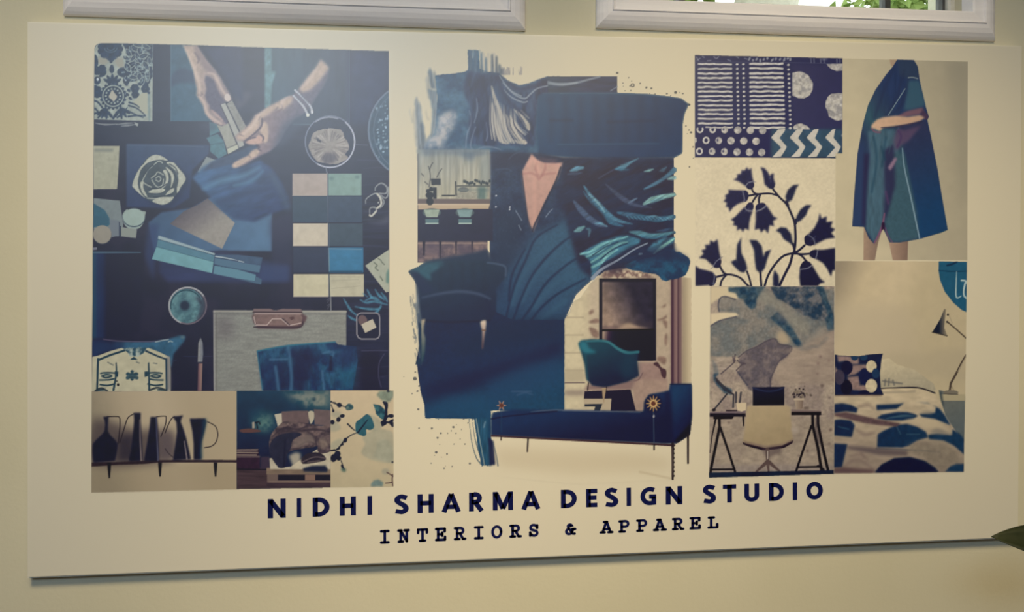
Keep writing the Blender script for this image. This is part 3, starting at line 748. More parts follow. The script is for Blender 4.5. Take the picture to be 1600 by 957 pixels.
    poly([(276, 605), (300, 545), (332, 560), (340, 640), (332, 690), (308, 702), (300, 650), (284, 636)], LIT, s=1, soft=1.4)
    poly([(62, 880), (80, 856), (130, 828), (185, 802), (212, 768), (255, 752), (272, 770), (250, 802), (200, 832), (110, 886), (75, 894)], LIT, s=1, soft=1)
    lines([[(292, 518), (288, 570), (255, 612), (205, 655), (160, 686)], [(160, 694), (200, 670), (240, 662)], [(280, 640), (302, 662), (296, 690)], [(250, 722), (272, 735), (262, 750), (285, 765)]], [2.4, 2.8, 1.6], (82, 70, 90), soft=1, alpha=.85)
    lines([[(410, 430), (395, 450)], [(440, 410), (445, 440), (400, 470)], [(275, 505), (265, 530)], [(190, 800), (205, 815)], [(120, 640), (150, 650)]], [2, 3, 1.5], (120, 100, 108), soft=1.2, alpha=.7)
    lines([[(500, 350), (450, 380), (440, 430)], [(330, 440), (270, 490), (230, 560), (150, 640)], [(590, 290), (650, 220), (720, 120)]], [2, 5, 2], (218, 196, 180), soft=2, alpha=.6)
    item('printed_bangles', 'white bangles')
    lines([[(545, 300), (590, 345), (640, 395), (668, 435), (676, 472)], [(533, 342), (580, 390), (618, 440), (642, 492)]], 3.2, (182, 188, 198))
    lines([[(560, 325), (610, 375), (650, 425), (660, 460)], [(548, 345), (600, 400)], [(590, 335), (650, 400)]], 1.3, (104, 110, 130)); ell(642, 490, 13, 15, (222, 226, 230)); ell(674, 466, 9, 15, (212, 216, 224))
    back()

# ================================================================ 2: five jugs on a shelf
Z(130, 600, 0.1881); panel('jug_print', 'dark jugs lined up on a thin shelf')
VP = [(70, 66), (1275, 60), (1275, 878), (68, 906)]
WALLC = grad(tex((150, 138, 112), .04, scale=10, seed=100), (182, 166, 134), (120, 400), (900, 200), (190, 174, 142), (178, 162, 130))
poly(VP, WALLC)
with clip_to(VP):
    rect(60, 665, 1280, 910, (160, 144, 112), soft=3, alpha=.45)
    poly([(70, 330), (180, 300), (420, 380), (700, 380), (760, 450), (720, 640), (70, 660)], (72, 60, 62), s=1, soft=7, alpha=.75)
    poly([(290, 440), (420, 420), (420, 640), (290, 640)], (40, 34, 48), soft=5, alpha=.7); poly([(640, 440), (730, 390), (760, 520), (740, 640), (640, 640)], (96, 84, 88), soft=5, alpha=.6)
    item('printed_shelf', 'thin dark shelf')
    poly([(68, 655), (300, 650), (620, 634), (950, 632), (1275, 634), (1275, 656), (1000, 655), (620, 656), (500, 668), (300, 674), (68, 690)], tex((50, 34, 38), .2, scale=4, seed=101), s=0)
    for x in (215, 637, 1098): poly([(x - 15, 655), (x + 17, 655), (x + 15, 700), (x + 8, 785 if x < 300 else 772), (x - 5, 785 if x < 300 else 772), (x - 13, 700)], (24, 18, 28))
    VK = (16, 16, 42)
    def jug(pts, handle, hi=None, w=1.5):
        item('printed_jug'); line(handle, w, (38, 28, 34), s=1); poly(pts, tex(VK, .2, scale=8, seed=102), s=0, soft=.5)
        if hi: line(hi[0], hi[1], hi[2], alpha=.8, soft=1)
    jug([(165, 276), (210, 272), (208, 300), (204, 350), (203, 395), (225, 430), (262, 465), (285, 500), (280, 560), (262, 640), (85, 655), (78, 560), (82, 500), (110, 465), (150, 430), (178, 395), (184, 340), (178, 300)], [(200, 274), (270, 272), (300, 280), (306, 330), (298, 440), (290, 500)])
    jug([(420, 242), (478, 242), (476, 300), (484, 440), (494, 640), (380, 642), (405, 500), (418, 380), (424, 300)], [(425, 248), (380, 275), (360, 310), (335, 390), (305, 490)], ([(470, 300), (472, 440), (482, 636)], [1, 2.4], (168, 148, 132)))
    line([(315, 490), (350, 500), (400, 560)], 1.2, (60, 50, 52))
    jug([(560, 276), (612, 276), (622, 400), (630, 640), (505, 640), (535, 480), (552, 360)], [(610, 274), (670, 270), (690, 280), (680, 350), (645, 440)], ([(606, 285), (612, 440), (622, 636)], [1.2, 2.6], (98, 100, 122)))
    jug([(745, 272), (790, 270), (832, 262), (815, 290), (808, 315), (830, 370), (855, 450), (895, 628), (745, 636), (765, 520), (780, 400), (775, 320)], [(758, 276), (735, 290), (705, 345), (680, 410)], ([(840, 480), (862, 625)], [1.6, 2.2], (176, 160, 150)))
    line([(680, 540), (710, 580), (745, 610)], 1.2, (50, 40, 46))
    jug([(885, 290), (1015, 288), (1022, 320), (1005, 400), (985, 480), (978, 560), (982, 630), (918, 632), (918, 500), (908, 400)], [(1035, 318), (1080, 340), (1108, 370), (1118, 430), (1100, 490), (1060, 522), (1008, 532)])
    poly([(990, 300), (1028, 292), (1020, 340), (1005, 410), (985, 480), (990, 625), (965, 625), (968, 480), (985, 400)], (28, 66, 84), soft=1.5, alpha=.8)
back()

# ================================================================ 3: bedroom with a pallet bed
Z(360, 600, 0.188); panel('bedroom_print', 'dark teal bedroom with a pallet bed')
BP = [(52, 60), (832, 57), (832, 864), (52, 876)]
poly(BP, tex(grad((20, 58, 84), (18, 32, 62), (200, 60), (200, 600)), .12, scale=12, seed=110))
with clip_to(BP):
    poly([(440, 57), (832, 57), (832, 220), (640, 200), (520, 130)], mixn((40, 86, 98), (132, 140, 128), scale=9, seed=111), s=0, soft=6, alpha=.9)
    poly([(700, 80), (832, 60), (832, 190), (720, 180)], (126, 132, 120), soft=5, alpha=.6); ell(695, 130, 16, 16, (40, 70, 84), soft=1)
    ell(275, 320, 90, 80, mixn((56, 104, 108), (96, 138, 128), scale=5, seed=112), soft=6, alpha=.8); ell(200, 250, 60, 40, (26, 66, 92), soft=5, alpha=.6)
    item('printed_side_table')
    poly([(75, 385), (160, 372), (250, 388), (235, 402), (110, 408)], (96, 64, 60), s=1); poly([(180, 320), (200, 318), (202, 370), (182, 372)], (156, 150, 136)); lines([[(205, 325), (235, 318), (245, 335)], [(218, 325), (225, 370)]], 2, (20, 24, 40))
    back()
    rect(52, 700, 835, 880, tex((72, 54, 58), .3, scale=3, sx=8, seed=113)); rect(250, 605, 330, 720, (60, 48, 66), soft=1)
    item('printed_pallet_bench')
    rect(52, 543, 235, 710, (48, 26, 44)); lines([[(55, 552), (225, 550)], [(55, 572), (225, 574)], [(55, 592), (215, 594)]], 2.2, (132, 116, 106), s=0); rect(52, 600, 245, 616, (96, 80, 82)); rect(52, 616, 245, 710, tex((52, 30, 48), .2, scale=5, seed=114))
    line([(52, 712), (310, 715)], 2, (20, 12, 30))
    item('printed_pallet_bed', 'pallet bed with rumpled grey bedding')
    rect(300, 700, 832, 755, tex((126, 108, 90), .15, scale=3, sx=5, seed=115)); rect(305, 752, 832, 822, (110, 92, 84)); rect(395, 757, 832, 805, (26, 16, 38)); rect(620, 757, 705, 805, (132, 104, 90))
    rect(320, 808, 832, 822, (128, 108, 96)); rect(300, 822, 832, 870, tex((64, 48, 54), .3, scale=3, sx=8, seed=116))
    poly([(325, 620), (350, 620), (400, 700), (500, 690), (600, 620), (730, 540), (832, 560), (832, 712), (420, 712), (330, 712)], tex((186, 178, 154), .1, scale=5, seed=117))
    GB = tex(mixn((110, 92, 90), (66, 54, 62), scale=7, seed=118, sx=1.6), .2, scale=3, seed=119)
    poly([(365, 255), (430, 245), (435, 330), (420, 350), (395, 365), (385, 320)], (188, 182, 160))
    poly([(425, 232), (520, 226), (640, 224), (660, 240), (650, 330), (540, 330), (430, 335)], tex((104, 86, 86), .1, scale=6, seed=120)); poly([(692, 212), (832, 222), (832, 350), (700, 340)], tex((104, 88, 88), .1, scale=6, seed=121))
    poly([(648, 235), (690, 232), (695, 290), (670, 335), (655, 300)], (180, 172, 148), s=1)
    poly([(340, 420), (400, 350), (470, 310), (640, 330), (750, 350), (832, 340), (850, 420), (832, 480), (832, 560), (760, 580), (725, 560), (722, 520), (680, 530), (600, 540), (500, 560), (440, 600), (360, 600), (322, 520)], GB, s=1)
    lines([[(350, 440), (440, 370), (560, 380), (640, 350)], [(420, 400), (560, 395), (700, 380), (830, 400)], [(640, 400), (700, 450), (715, 520)], [(760, 460), (800, 480), (830, 530)], [(560, 520), (640, 480), (700, 500)], [(480, 545), (560, 540), (600, 520)]], [1, 4, 1.5], (52, 42, 52), soft=1.2, alpha=.8)
    poly([(510, 500), (570, 440), (660, 420), (705, 480), (640, 500), (560, 530)], (132, 118, 108), s=1, soft=2, alpha=.7); poly([(735, 470), (775, 450), (820, 500), (760, 540)], (150, 134, 116), s=1, soft=2, alpha=.6)
    poly([(400, 430), (480, 408), (560, 405), (590, 425), (520, 470), (500, 540), (470, 600), (460, 680), (430, 702), (395, 690), (350, 630), (322, 560), (340, 480)], tex((40, 40, 60), .15, scale=5, seed=122), s=1)
    line([(455, 470), (450, 600), (445, 690)], 3, (26, 24, 44), soft=1.5, alpha=.7)
    poly([(590, 620), (640, 580), (720, 570), (770, 590), (795, 630), (740, 650), (620, 668), (590, 655)], tex((46, 38, 48), .2, scale=3, seed=123), s=1); lines([[(600, 650), (700, 610), (790, 620)], [(640, 655), (740, 640)]], 1.6, (120, 106, 104), alpha=.7)
    poly([(600, 705), (680, 682), (790, 680), (812, 715), (800, 735), (610, 730)], (26, 34, 58), s=0, soft=.6); poly([(485, 600), (540, 570), (585, 580), (580, 700), (520, 690)], (198, 188, 160), soft=1.5, alpha=.8)
back()

# ================================================================ 4: watercolour leaves
Z(360, 600, 0.188); panel('watercolour_leaf_print', 'watercolour sprig of teal leaves')
LP = [(832, 57), (1356, 54), (1356, 858), (832, 864)]
poly(LP, tex(grad((200, 182, 148), (184, 172, 138), (1000, 60), (1000, 860)), .03, scale=12, seed=130))
with clip_to(LP):
    WT1 = tex((150, 154, 134), .1, scale=8, seed=131)
    for q in ([(1100, 440), (1200, 380), (1320, 390), (1356, 440), (1356, 640), (1200, 640), (1090, 580), (1120, 500)], [(1210, 560), (1230, 480), (1300, 465), (1340, 520), (1356, 600), (1350, 660), (1240, 630), (1190, 600)], [(835, 300), (900, 330), (910, 380), (835, 395)], [(832, 500), (900, 460), (950, 470), (900, 530), (840, 545)], [(1150, 260), (1240, 300), (1260, 360), (1180, 390)]):
        poly(q, WT1, s=1, soft=1, alpha=.6)
    ell(880, 255, 45, 30, (150, 152, 132), soft=1.5, alpha=.7)
    item('printed_leaf_sprig')
    TE = tex(mixn((22, 62, 80), (52, 104, 112), scale=5, seed=132), .2, scale=3, seed=133); DD = (14, 26, 48)
    poly([(1045, 320), (1085, 290), (1130, 255), (1165, 270), (1185, 310), (1195, 360), (1165, 385), (1130, 380), (1130, 420), (1105, 435), (1050, 410), (1040, 370)], tex((40, 92, 106), .15, scale=4, seed=134), s=1, rough=.5)
    lines([[(832, 556), (880, 550), (920, 510), (950, 470), (1000, 430), (1060, 405)], [(975, 335), (1005, 365), (1035, 390)], [(1060, 405), (1110, 340), (1140, 300)]], [2.4, 2.2, 1], DD)
    for x, y, a, b, r in ((955, 470, 16, 22, 20), (930, 505, 12, 10, 0), (900, 540, 14, 9, -30), (865, 552, 14, 8, 0), (890, 585, 26, 28, 20), (858, 618, 26, 34, 10), (900, 620, 22, 20, 0), (848, 320, 18, 20, 0), (898, 298, 18, 22, 20), (930, 268, 22, 15, -10), (905, 178, 22, 20, 20), (865, 160, 16, 8, 20), (855, 225, 10, 14, 0), (838, 150, 8, 8, 0), (930, 690, 10, 20, -20)):
        ell(x, y, a, b, tex(DD, .3, scale=3, seed=135), rot=r, n=14)
    poly([(955, 190), (985, 165), (1015, 178), (1022, 205), (985, 222), (962, 215)], tex(mixn((34, 74, 86), (96, 120, 112), scale=4, seed=136), .1), s=1)
    poly([(920, 705), (945, 700), (962, 715), (950, 735), (925, 725)], (84, 110, 96), s=1, soft=.8); lines([[(838, 150), (870, 165), (960, 195)], [(838, 175), (855, 225)], [(920, 640), (935, 680), (945, 710)]], 1.4, DD)
    poly([(1185, 170), (1240, 178), (1275, 205), (1300, 240), (1310, 280), (1290, 310), (1250, 290), (1210, 250), (1200, 210)], TE, s=0, rough=.8)
    poly([(1265, 150), (1300, 150), (1310, 180), (1300, 240), (1290, 200)], DD, s=1); lines([[(1290, 160), (1295, 240), (1280, 320), (1265, 345)], [(1295, 270), (1356, 268)], [(1300, 320), (1356, 330)], [(1356, 300), (1330, 320), (1350, 350)]], [3, 5, 4], DD)
    ell(1275, 325, 26, 22, DD); ell(1335, 268, 26, 16, DD); poly([(1215, 95), (1240, 60), (1356, 58), (1356, 110), (1320, 155), (1260, 140)], tex((124, 138, 120), .15, scale=5, seed=137), s=0, soft=.8); ell(1312, 62, 14, 8, DD)
    poly([(1165, 840), (1190, 805), (1230, 795), (1270, 820), (1265, 855), (1170, 856)], tex((108, 132, 128), .1, scale=4, seed=138), s=0, soft=.6); ell(1290, 730, 34, 26, (150, 150, 132), soft=1, alpha=.7)
    lines([[(1300, 738), (1330, 755), (1352, 770)], [(1348, 755), (1345, 800), (1350, 850)], [(1290, 828), (1345, 822)]], 1.6, (74, 46, 50)); ell(1348, 652, 9, 8, DD)
back()

# ================================================================ 5: the torn composite in the middle
photo(); panel('brushstroke_collage', 'painterly collage of marble, robe, feathers and furniture')
def CV(n):
    o = {1: (630, 60), 2: (860, 80), 3: (630, 230), 4: (860, 230), 5: (630, 390), 6: (860, 390)}[n]; Z(o[0], o[1], 0.1881)
SL = tex(mixn((40, 78, 116), (62, 108, 140), scale=22, seed=140), .14, scale=5, seed=141)
GY = tex((118, 132, 142), .2, scale=3, sy=5, seed=142)
CV(1)
# dry brush at the left and on top
for (x0, x1, y0, y1, c, a) in [(205, 245, 260, 420, (88, 108, 126), .9), (245, 275, 280, 460, (110, 128, 140), .6), (185, 215, 320, 500, (120, 130, 136), .45), (95, 125, 500, 957, (118, 130, 140), .8), (112, 150, 540, 957, (104, 122, 138), .7), (50, 62, 590, 700, (150, 156, 152), .5), (140, 175, 700, 950, (92, 112, 132), .8), (80, 98, 600, 900, (134, 142, 146), .4), (182, 196, 600, 680, (150, 150, 140), .4)]:
    poly([(x0, y0 + 20), ((x0 + x1) / 2, y0 - 20), (x1, y0 + 40), (x1 + 25, y1), (x0 + 22, y1)], tex(c, .3, scale=2, sy=9, seed=143), soft=.7, alpha=a, rough=1)
poly([(205, 420), (280, 440), (300, 700), (290, 957), (170, 957), (180, 860), (232, 790), (240, 600)], tex((96, 120, 142), .25, scale=2, sy=8, seed=144), soft=.7, alpha=.8, rough=1.2)
poly([(265, 305), (430, 292), (510, 275), (540, 262), (536, 95), (628, 98), (636, 250), (700, 280), (790, 285), (870, 352), (960, 392), (1050, 372), (1140, 335), (1200, 318), (1300, 315), (1300, 960), (560, 960), (180, 957), (200, 860), (260, 790), (275, 640), (285, 500)], SL, rough=.9)
for x, y0 in ((560, 92), (600, 95), (650, 110), (685, 150), (740, 125), (772, 140), (800, 210), (820, 240)):
    poly([(x - 10, y0 + 20), (x, y0), (x + 11, y0 + 15), (x + 16, 300), (x - 12, 300)], tex((76, 108, 134) if x < 720 else (62, 84, 112), .25, scale=2, sy=8, seed=145), alpha=.85, soft=.5, rough=.6)
for x in (668, 706, 756): line([(x, 130), (x + 2, 200), (x + 4, 280)], [4, 3, 1], (196, 190, 170), alpha=.8)
lines([[(582, 100), (578, 160)], [(636, 100), (640, 170)]], 2, (150, 164, 164), alpha=.7)
for k in range(26):
    x = 825 + RS.random() * 160; line([(x, 300), (x + RS.uniform(-3, 3), RS.uniform(235, 290))], 1, (118, 118, 132), alpha=RS.uniform(.3, .8))
# pale wash beside the slate
poly([(300, 640), (420, 600), (440, 700), (380, 800), (330, 900), (290, 910), (180, 910), (215, 830), (260, 800), (285, 700)], tex(mixn((176, 178, 180), (130, 146, 164), scale=7, seed=146), .06), s=1, soft=3)
poly([(200, 915), (290, 890), (430, 900), (560, 940), (560, 990), (120, 990)], mixn((120, 132, 150), (50, 78, 112), scale=8, seed=147), soft=3, alpha=.7)
# marbled paint
item('printed_marbling', 'swirls of marbled blue and white paint')
poly([(540, 270), (700, 290), (800, 300), (880, 365), (960, 398), (1060, 375), (1150, 340), (1290, 322), (1290, 480), (1130, 490), (1100, 700), (1090, 890), (900, 900), (700, 900), (560, 880), (540, 700), (560, 600), (520, 500), (500, 400)], tex(mixn((34, 50, 90), (50, 78, 118), scale=14, sx=1, sy=3, ang=20, seed=148), .18, scale=4, sx=1, sy=4, ang=-10, seed=149), s=0, soft=2)
MW = tex((184, 180, 168), .12, scale=2, sy=6, ang=20, seed=150)
for q, w, a in (([(735, 400), (760, 500), (800, 620), (840, 720), (880, 830), (890, 860)], [2, 7, 9, 7, 3], .9), ([(740, 540), (760, 650), (780, 760), (820, 840), (870, 870)], [1.5, 6, 10, 10, 3], .95), ([(850, 630), (890, 720), (940, 800), (1020, 868)], [1, 9, 10, 4], .95), ([(920, 590), (980, 650), (1030, 720), (1045, 760)], [1, 6, 8, 3], .95), ([(730, 560), (735, 680), (750, 820)], [1.2, 3, 3], .8), ([(880, 640), (930, 720), (990, 800)], [1, 7, 3], .9), ([(980, 600), (1020, 640), (1045, 665)], [2, 3, 1], .7), ([(900, 840), (950, 860), (1010, 870)], [2, 5, 5], .8)):
    line(q, w, MW, soft=1.2, alpha=a)
for q in ([(770, 560), (800, 680), (840, 800)], [(850, 700), (880, 800), (910, 860)], [(745, 500), (770, 620), (790, 720)], [(930, 720), (960, 790), (1000, 840)], [(945, 610), (990, 680), (1020, 730)], [(820, 800), (840, 850), (860, 870)]): line(q, [1, 2.6, 1.2], (52, 68, 104), soft=.8, alpha=.9)
for k in range(46):
    t = k / 45.0; u = RS.uniform(-.02, .02)
    x1, y1 = 735 + 300 * max(t + u, 0) ** 1.15, 835 + 40 * math.sin(t * 3.1) - 90 * max(t - .75, 0) * 4 * .5
    x0, y0 = 722 + 210 * t ** 1.3, 470 + 130 * t
    xm, ym = (x0 + x1) / 2 - 10 - 26 * t, (y0 + y1) / 2 + 20
    wv = RS.choice([0, 0, 1])
    line([(x0, y0), (xm, ym), (x1, y1)], [.4, RS.uniform(1, 2.6), RS.uniform(.5, 2)], (40, 54, 92) if wv else (182, 180, 172), alpha=RS.uniform(.35, .85), soft=.6)
lines([[(800, 310), (860, 400), (930, 470), (1010, 500), (1060, 460), (1130, 410), (1290, 380)], [(840, 430), (900, 490), (990, 530), (1030, 525)], [(830, 370), (900, 440), (980, 480)]], [1.2, 2.6, 2.2], (140, 156, 172), soft=.9, alpha=.85)
lines([[(600, 740), (570, 830), (560, 900), (585, 930)], [(550, 600), (565, 700), (530, 800), (520, 910)], [(610, 500), (615, 600), (590, 700)], [(690, 700), (700, 800), (690, 850)], [(590, 940), (660, 905), (740, 905), (810, 925)]], [1.2, 2.4, 1.6], (120, 140, 168), soft=1, alpha=.7)
lines([[(880, 370), (960, 420), (1080, 400), (1290, 345)], [(620, 300), (680, 420), (700, 600), (690, 800)], [(560, 650), (570, 740), (545, 860)], [(780, 330), (850, 480), (940, 580), (1040, 640)]], [3, 5, 3], (34, 46, 84), soft=3, alpha=.6)
CV(2)
poly([(-20, 210), (555, 208), (555, 350), (-20, 350)], tex(grad((44, 68, 98), (40, 54, 92), (0, 210), (300, 340)), .14, scale=3, sx=6, seed=151))
lines([[(-20, 255), (60, 270), (200, 265), (320, 235), (410, 212)], [(-20, 270), (100, 280), (220, 262)]], [2.4, 3.4, 2.6], (150, 166, 178), soft=1.2, alpha=.75); line([(500, 330), (555, 295)], 2, (120, 138, 160), alpha=.7)
back()
# sofa back
item('printed_sofa_back', 'broad dark blue velvet backrest')
poly([(-100, 370), (-60, 350), (200, 342), (560, 345), (800, 355), (980, 375), (1085, 392), (1150, 440), (1115, 520), (1100, 600), (1100, 700), (1095, 850), (1030, 885), (500, 900), (100, 880), (-100, 860), (-110, 600)], tex(grad((20, 70, 112), (20, 56, 98), (200, 380), (500, 850)), .06, scale=20, seed=152), soft=.5)
for x in range(0, 1000, 125): line([(x, 400), (x + 6, 560), (x, 740)], 7, (18, 44, 78), soft=6, alpha=.35)
lines([[(0, 575), (180, 575)], [(480, 590), (860, 578)]], 3, (16, 38, 72), soft=3, alpha=.5)
lines([[(60, 775), (400, 772), (900, 768)], [(-60, 350), (560, 350), (1000, 382)]], 1.6, (60, 92, 124), soft=1.2, alpha=.6)
poly([(1145, 432), (1165, 445), (1150, 455)], (24, 40, 66))
back()
# robe and feathers
photo(); item('printed_robe', 'woman in a wide-cut navy robe')
ROB = tex(mixn((28, 40, 74), (38, 58, 92), scale=26, seed=153), .16, scale=3, seed=154)
poly([(765, 238), (845, 240), (880, 246), (1053, 246), (1053, 400), (930, 432), (900, 460), (882, 500), (882, 560), (700, 560), (740, 480), (765, 430)], ROB, soft=.4)
rect(766, 238, 845, 262, (34, 38, 70), soft=5, alpha=.7); poly([(770, 330), (820, 330), (812, 430), (765, 450)], (34, 50, 78), soft=10, alpha=.7)
CV(3)
lines([[(880, 100), (920, 60), (1000, 30)], [(770, 190), (860, 180), (900, 200)]], 1.4, (66, 84, 114), soft=1.2, alpha=.6)
for k in range(120):
    x, y = RS.uniform(745, 1020), RS.uniform(200, 900)
    line([(x, y), (x + 3, y + RS.uniform(4, 18))], .8, (84, 104, 132), alpha=RS.uniform(.08, .35), own=False)
for x, y in ((770, 497), (886, 500), (884, 518), (772, 404)): ell(x, y, 7, 7, (190, 196, 206))
lines([[(935, 530), (960, 570), (985, 610)], [(1185, 580), (1215, 540), (1240, 515)], [(960, 650), (980, 690)]], 1.6, (128, 144, 166), alpha=.7)
item('printed_neckline', "bare skin at the robe's neckline")
poly([(1065, 55), (1110, 100), (1170, 128), (1276, 130), (1330, 125), (1290, 250), (1240, 340), (1170, 470), (1120, 600), (1078, 712), (1045, 640), (1020, 480), (992, 300), (984, 205), (1020, 140)], tex(grad((198, 154, 142), (176, 138, 128), (1100, 100), (1080, 650)), .06, scale=6, seed=155), soft=.6)
lines([[(990, 225), (1060, 215), (1110, 240), (1130, 265), (1160, 230), (1265, 215)], [(1110, 130), (1100, 180), (1120, 230)], [(1180, 140), (1175, 190), (1150, 240)]], [2, 3.4, 2], (164, 108, 106), soft=2, alpha=.6)
line([(1040, 150), (1085, 100), (1130, 200)], 5, (222, 170, 154), soft=3, alpha=.5); line([(1090, 260), (1095, 450), (1085, 640)], 4, (216, 164, 148), soft=4, alpha=.4)
photo(); poly([(838, 246), (872, 249), (868, 256), (845, 252)], (120, 80, 92), s=0, soft=2, alpha=.5)
item('printed_robe')
lines([[(832, 362), (836, 350), (846, 330), (858, 305), (869, 282), (876, 262)]], 2.4, (24, 34, 62), soft=1.2)
lines([[(832, 362), (824, 340), (819, 300), (815, 268)]], 1.8, (24, 34, 62), soft=1.2, alpha=.8)
# velvet folds
poly([(835, 368), (905, 330), (960, 380), (930, 430), (895, 465), (882, 500), (760, 510), (790, 430)], tex(grad((34, 62, 98), (44, 84, 116), (800, 480), (880, 400)), .1, scale=3, seed=156), soft=6)
FO = (46, 88, 120)
lines([[(815, 470), (830, 440), (850, 415), (875, 395)], [(800, 475), (812, 440), (835, 405), (862, 385)], [(835, 480), (850, 460), (872, 440), (895, 428)], [(845, 500), (870, 480), (885, 470)]], [9, 8, 5], FO, soft=4, alpha=.6)
for q in ([(790, 500), (797, 470), (806, 440), (822, 405), (838, 372), (870, 352)], [(802, 500), (815, 465), (832, 430), (856, 400), (884, 375), (905, 365)], [(812, 505), (830, 480), (850, 447), (872, 425), (900, 405), (925, 400)], [(826, 506), (845, 482), (868, 462), (892, 448), (915, 436)], [(795, 470), (800, 430), (820, 390)]):
    line(q, [3, 3.4, 2], (22, 34, 68), soft=1.8, alpha=.85)
# feathers
item('printed_feathers', 'dark iridescent feathers')
photo()
poly([(880, 250), (1053, 248), (1053, 394), (1040, 400), (960, 410), (925, 435), (905, 420), (885, 350), (878, 290)], tex(mixn((34, 34, 62), (30, 42, 76), scale=16, sx=2.5, ang=-20, seed=157), .16, scale=3, sx=4, ang=-25, seed=158), soft=3)
CV(4)
FE = lambda c: tex(c, .3, scale=2, sx=7, ang=-28, seed=159)
CY = (96, 156, 172); TL2 = (48, 108, 142); PB = (66, 92, 128)
for q, w, c, a in (([(165, 200), (215, 180), (270, 172)], [2, 8, 4], (88, 150, 180), .9), ([(145, 225), (200, 220), (260, 215)], [2, 5, 2], PB, .6), ([(540, 182), (600, 165), (660, 130), (730, 95)], [2, 8, 4, 1], (80, 140, 168), .9), ([(540, 182), (590, 185), (650, 188)], [2, 5, 1], TL2, .8), ([(400, 262), (460, 225), (530, 185)], 1.6, (60, 76, 110), .8), ([(780, 202), (820, 195), (855, 183)], [1, 4, 1], (120, 176, 180), .9), ([(905, 200), (935, 190), (965, 165)], [1, 6, 1], (60, 96, 124), .9), ([(780, 348), (860, 310), (950, 255), (1030, 190)], [2, 5, 5, 8], (70, 124, 156), .9), ([(975, 265), (1005, 258), (1030, 255)], [2, 6, 6], (130, 180, 184), .9), ([(775, 475), (840, 440), (930, 415), (1030, 395)], [3, 9, 8, 5], (116, 170, 172), .95), ([(840, 452), (930, 425)], 3, (60, 110, 140), .6), ([(280, 325), (330, 400), (400, 480), (480, 560), (560, 610), (680, 640)], [2, 6, 9, 8, 6, 1], (66, 124, 156), .9), ([(275, 370), (340, 460), (430, 540), (500, 620), (600, 655)], [1, 5, 6, 8, 2], TL2, .8), ([(320, 390), (400, 470), (450, 540)], [1, 3, 1], (130, 178, 192), .8), ([(195, 450), (250, 520), (320, 590), (400, 640), (470, 660)], [3, 9, 9, 8, 1], PB, .85), ([(370, 635), (420, 635), (470, 658)], [1, 4, 1], (96, 160, 190), .9), ([(460, 310), (540, 380), (620, 440), (700, 480), (840, 505)], [1, 6, 8, 5, 1], (62, 78, 112), .8), ([(650, 460), (690, 440), (720, 425)], [2, 3, 1], (96, 130, 160), .8), ([(560, 545), (680, 570), (800, 590), (900, 600), (1030, 580)], [3, 9, 8, 9, 5], TL2, .8), ([(600, 560), (700, 560)], 2, PB, .7), ([(800, 580), (870, 575), (940, 605)], [1, 3, 1], (90, 150, 178), .8), ([(950, 600), (990, 585), (1020, 565)], [2, 5, 1], (84, 144, 170), .8), ([(200, 700), (240, 685), (280, 662)], [2, 8, 3], (104, 164, 176), .95), ([(300, 680), (325, 690), (318, 745)], [2, 5, 1], (72, 120, 146), .85), ([(660, 705), (750, 720), (850, 740), (1030, 710)], [2, 9, 8, 4], (74, 136, 156), .9), ([(760, 745), (850, 755), (960, 740)], 3, TL2, .9), ([(880, 700), (960, 690), (1020, 680)], [1, 5, 2], (44, 76, 112), .8)):
    line(q, w, FE(c), soft=1.3, alpha=a)
for k in range(26):
    t = k / 25; x = 620 + 380 * t; line([(x, 575 + 20 * t), (x + 25, 600 + 5 * t)], 1.1, (90, 150, 180) if k % 2 else (30, 50, 84), alpha=.6)
poly([(250, 885), (340, 830), (430, 780), (540, 740), (640, 735), (750, 765), (740, 800), (660, 830), (600, 870), (520, 920), (440, 957), (340, 1100), (340, 957), (290, 910)], FE((50, 108, 138)), soft=1)
lines([[(250, 890), (330, 870), (450, 800), (640, 745)], [(300, 910), (400, 870), (500, 800)], [(340, 957), (430, 900), (560, 810), (640, 790)], [(430, 957), (480, 900), (560, 850)], [(345, 1000), (420, 960), (470, 900)]], [3, 5, 2], FE((110, 176, 180)), soft=1, alpha=.8)
lines([[(350, 1090), (420, 1020), (560, 940), (700, 850), (805, 800)]], [6, 3, 2], (132, 150, 172), alpha=.9); lines([[(350, 900), (460, 830), (560, 790)], [(420, 930), (520, 850), (640, 800)]], 2, (24, 50, 84), alpha=.8)
poly([(800, 860), (860, 790), (940, 755), (1030, 745), (1030, 790), (940, 840), (860, 888)], FE((58, 118, 148)), soft=1); line([(860, 885), (930, 830), (1030, 760)], [2, 5, 2], FE((118, 182, 176))); line([(740, 890), (760, 888)], 3, (120, 150, 170))
lines([[(930, 800), (1025, 720)], [(820, 770), (880, 790)], [(280, 420), (420, 560), (460, 640)], [(600, 680), (520, 740), (420, 770)]], [2, 6, 3], (34, 26, 50), soft=2.5, alpha=.7)
back()
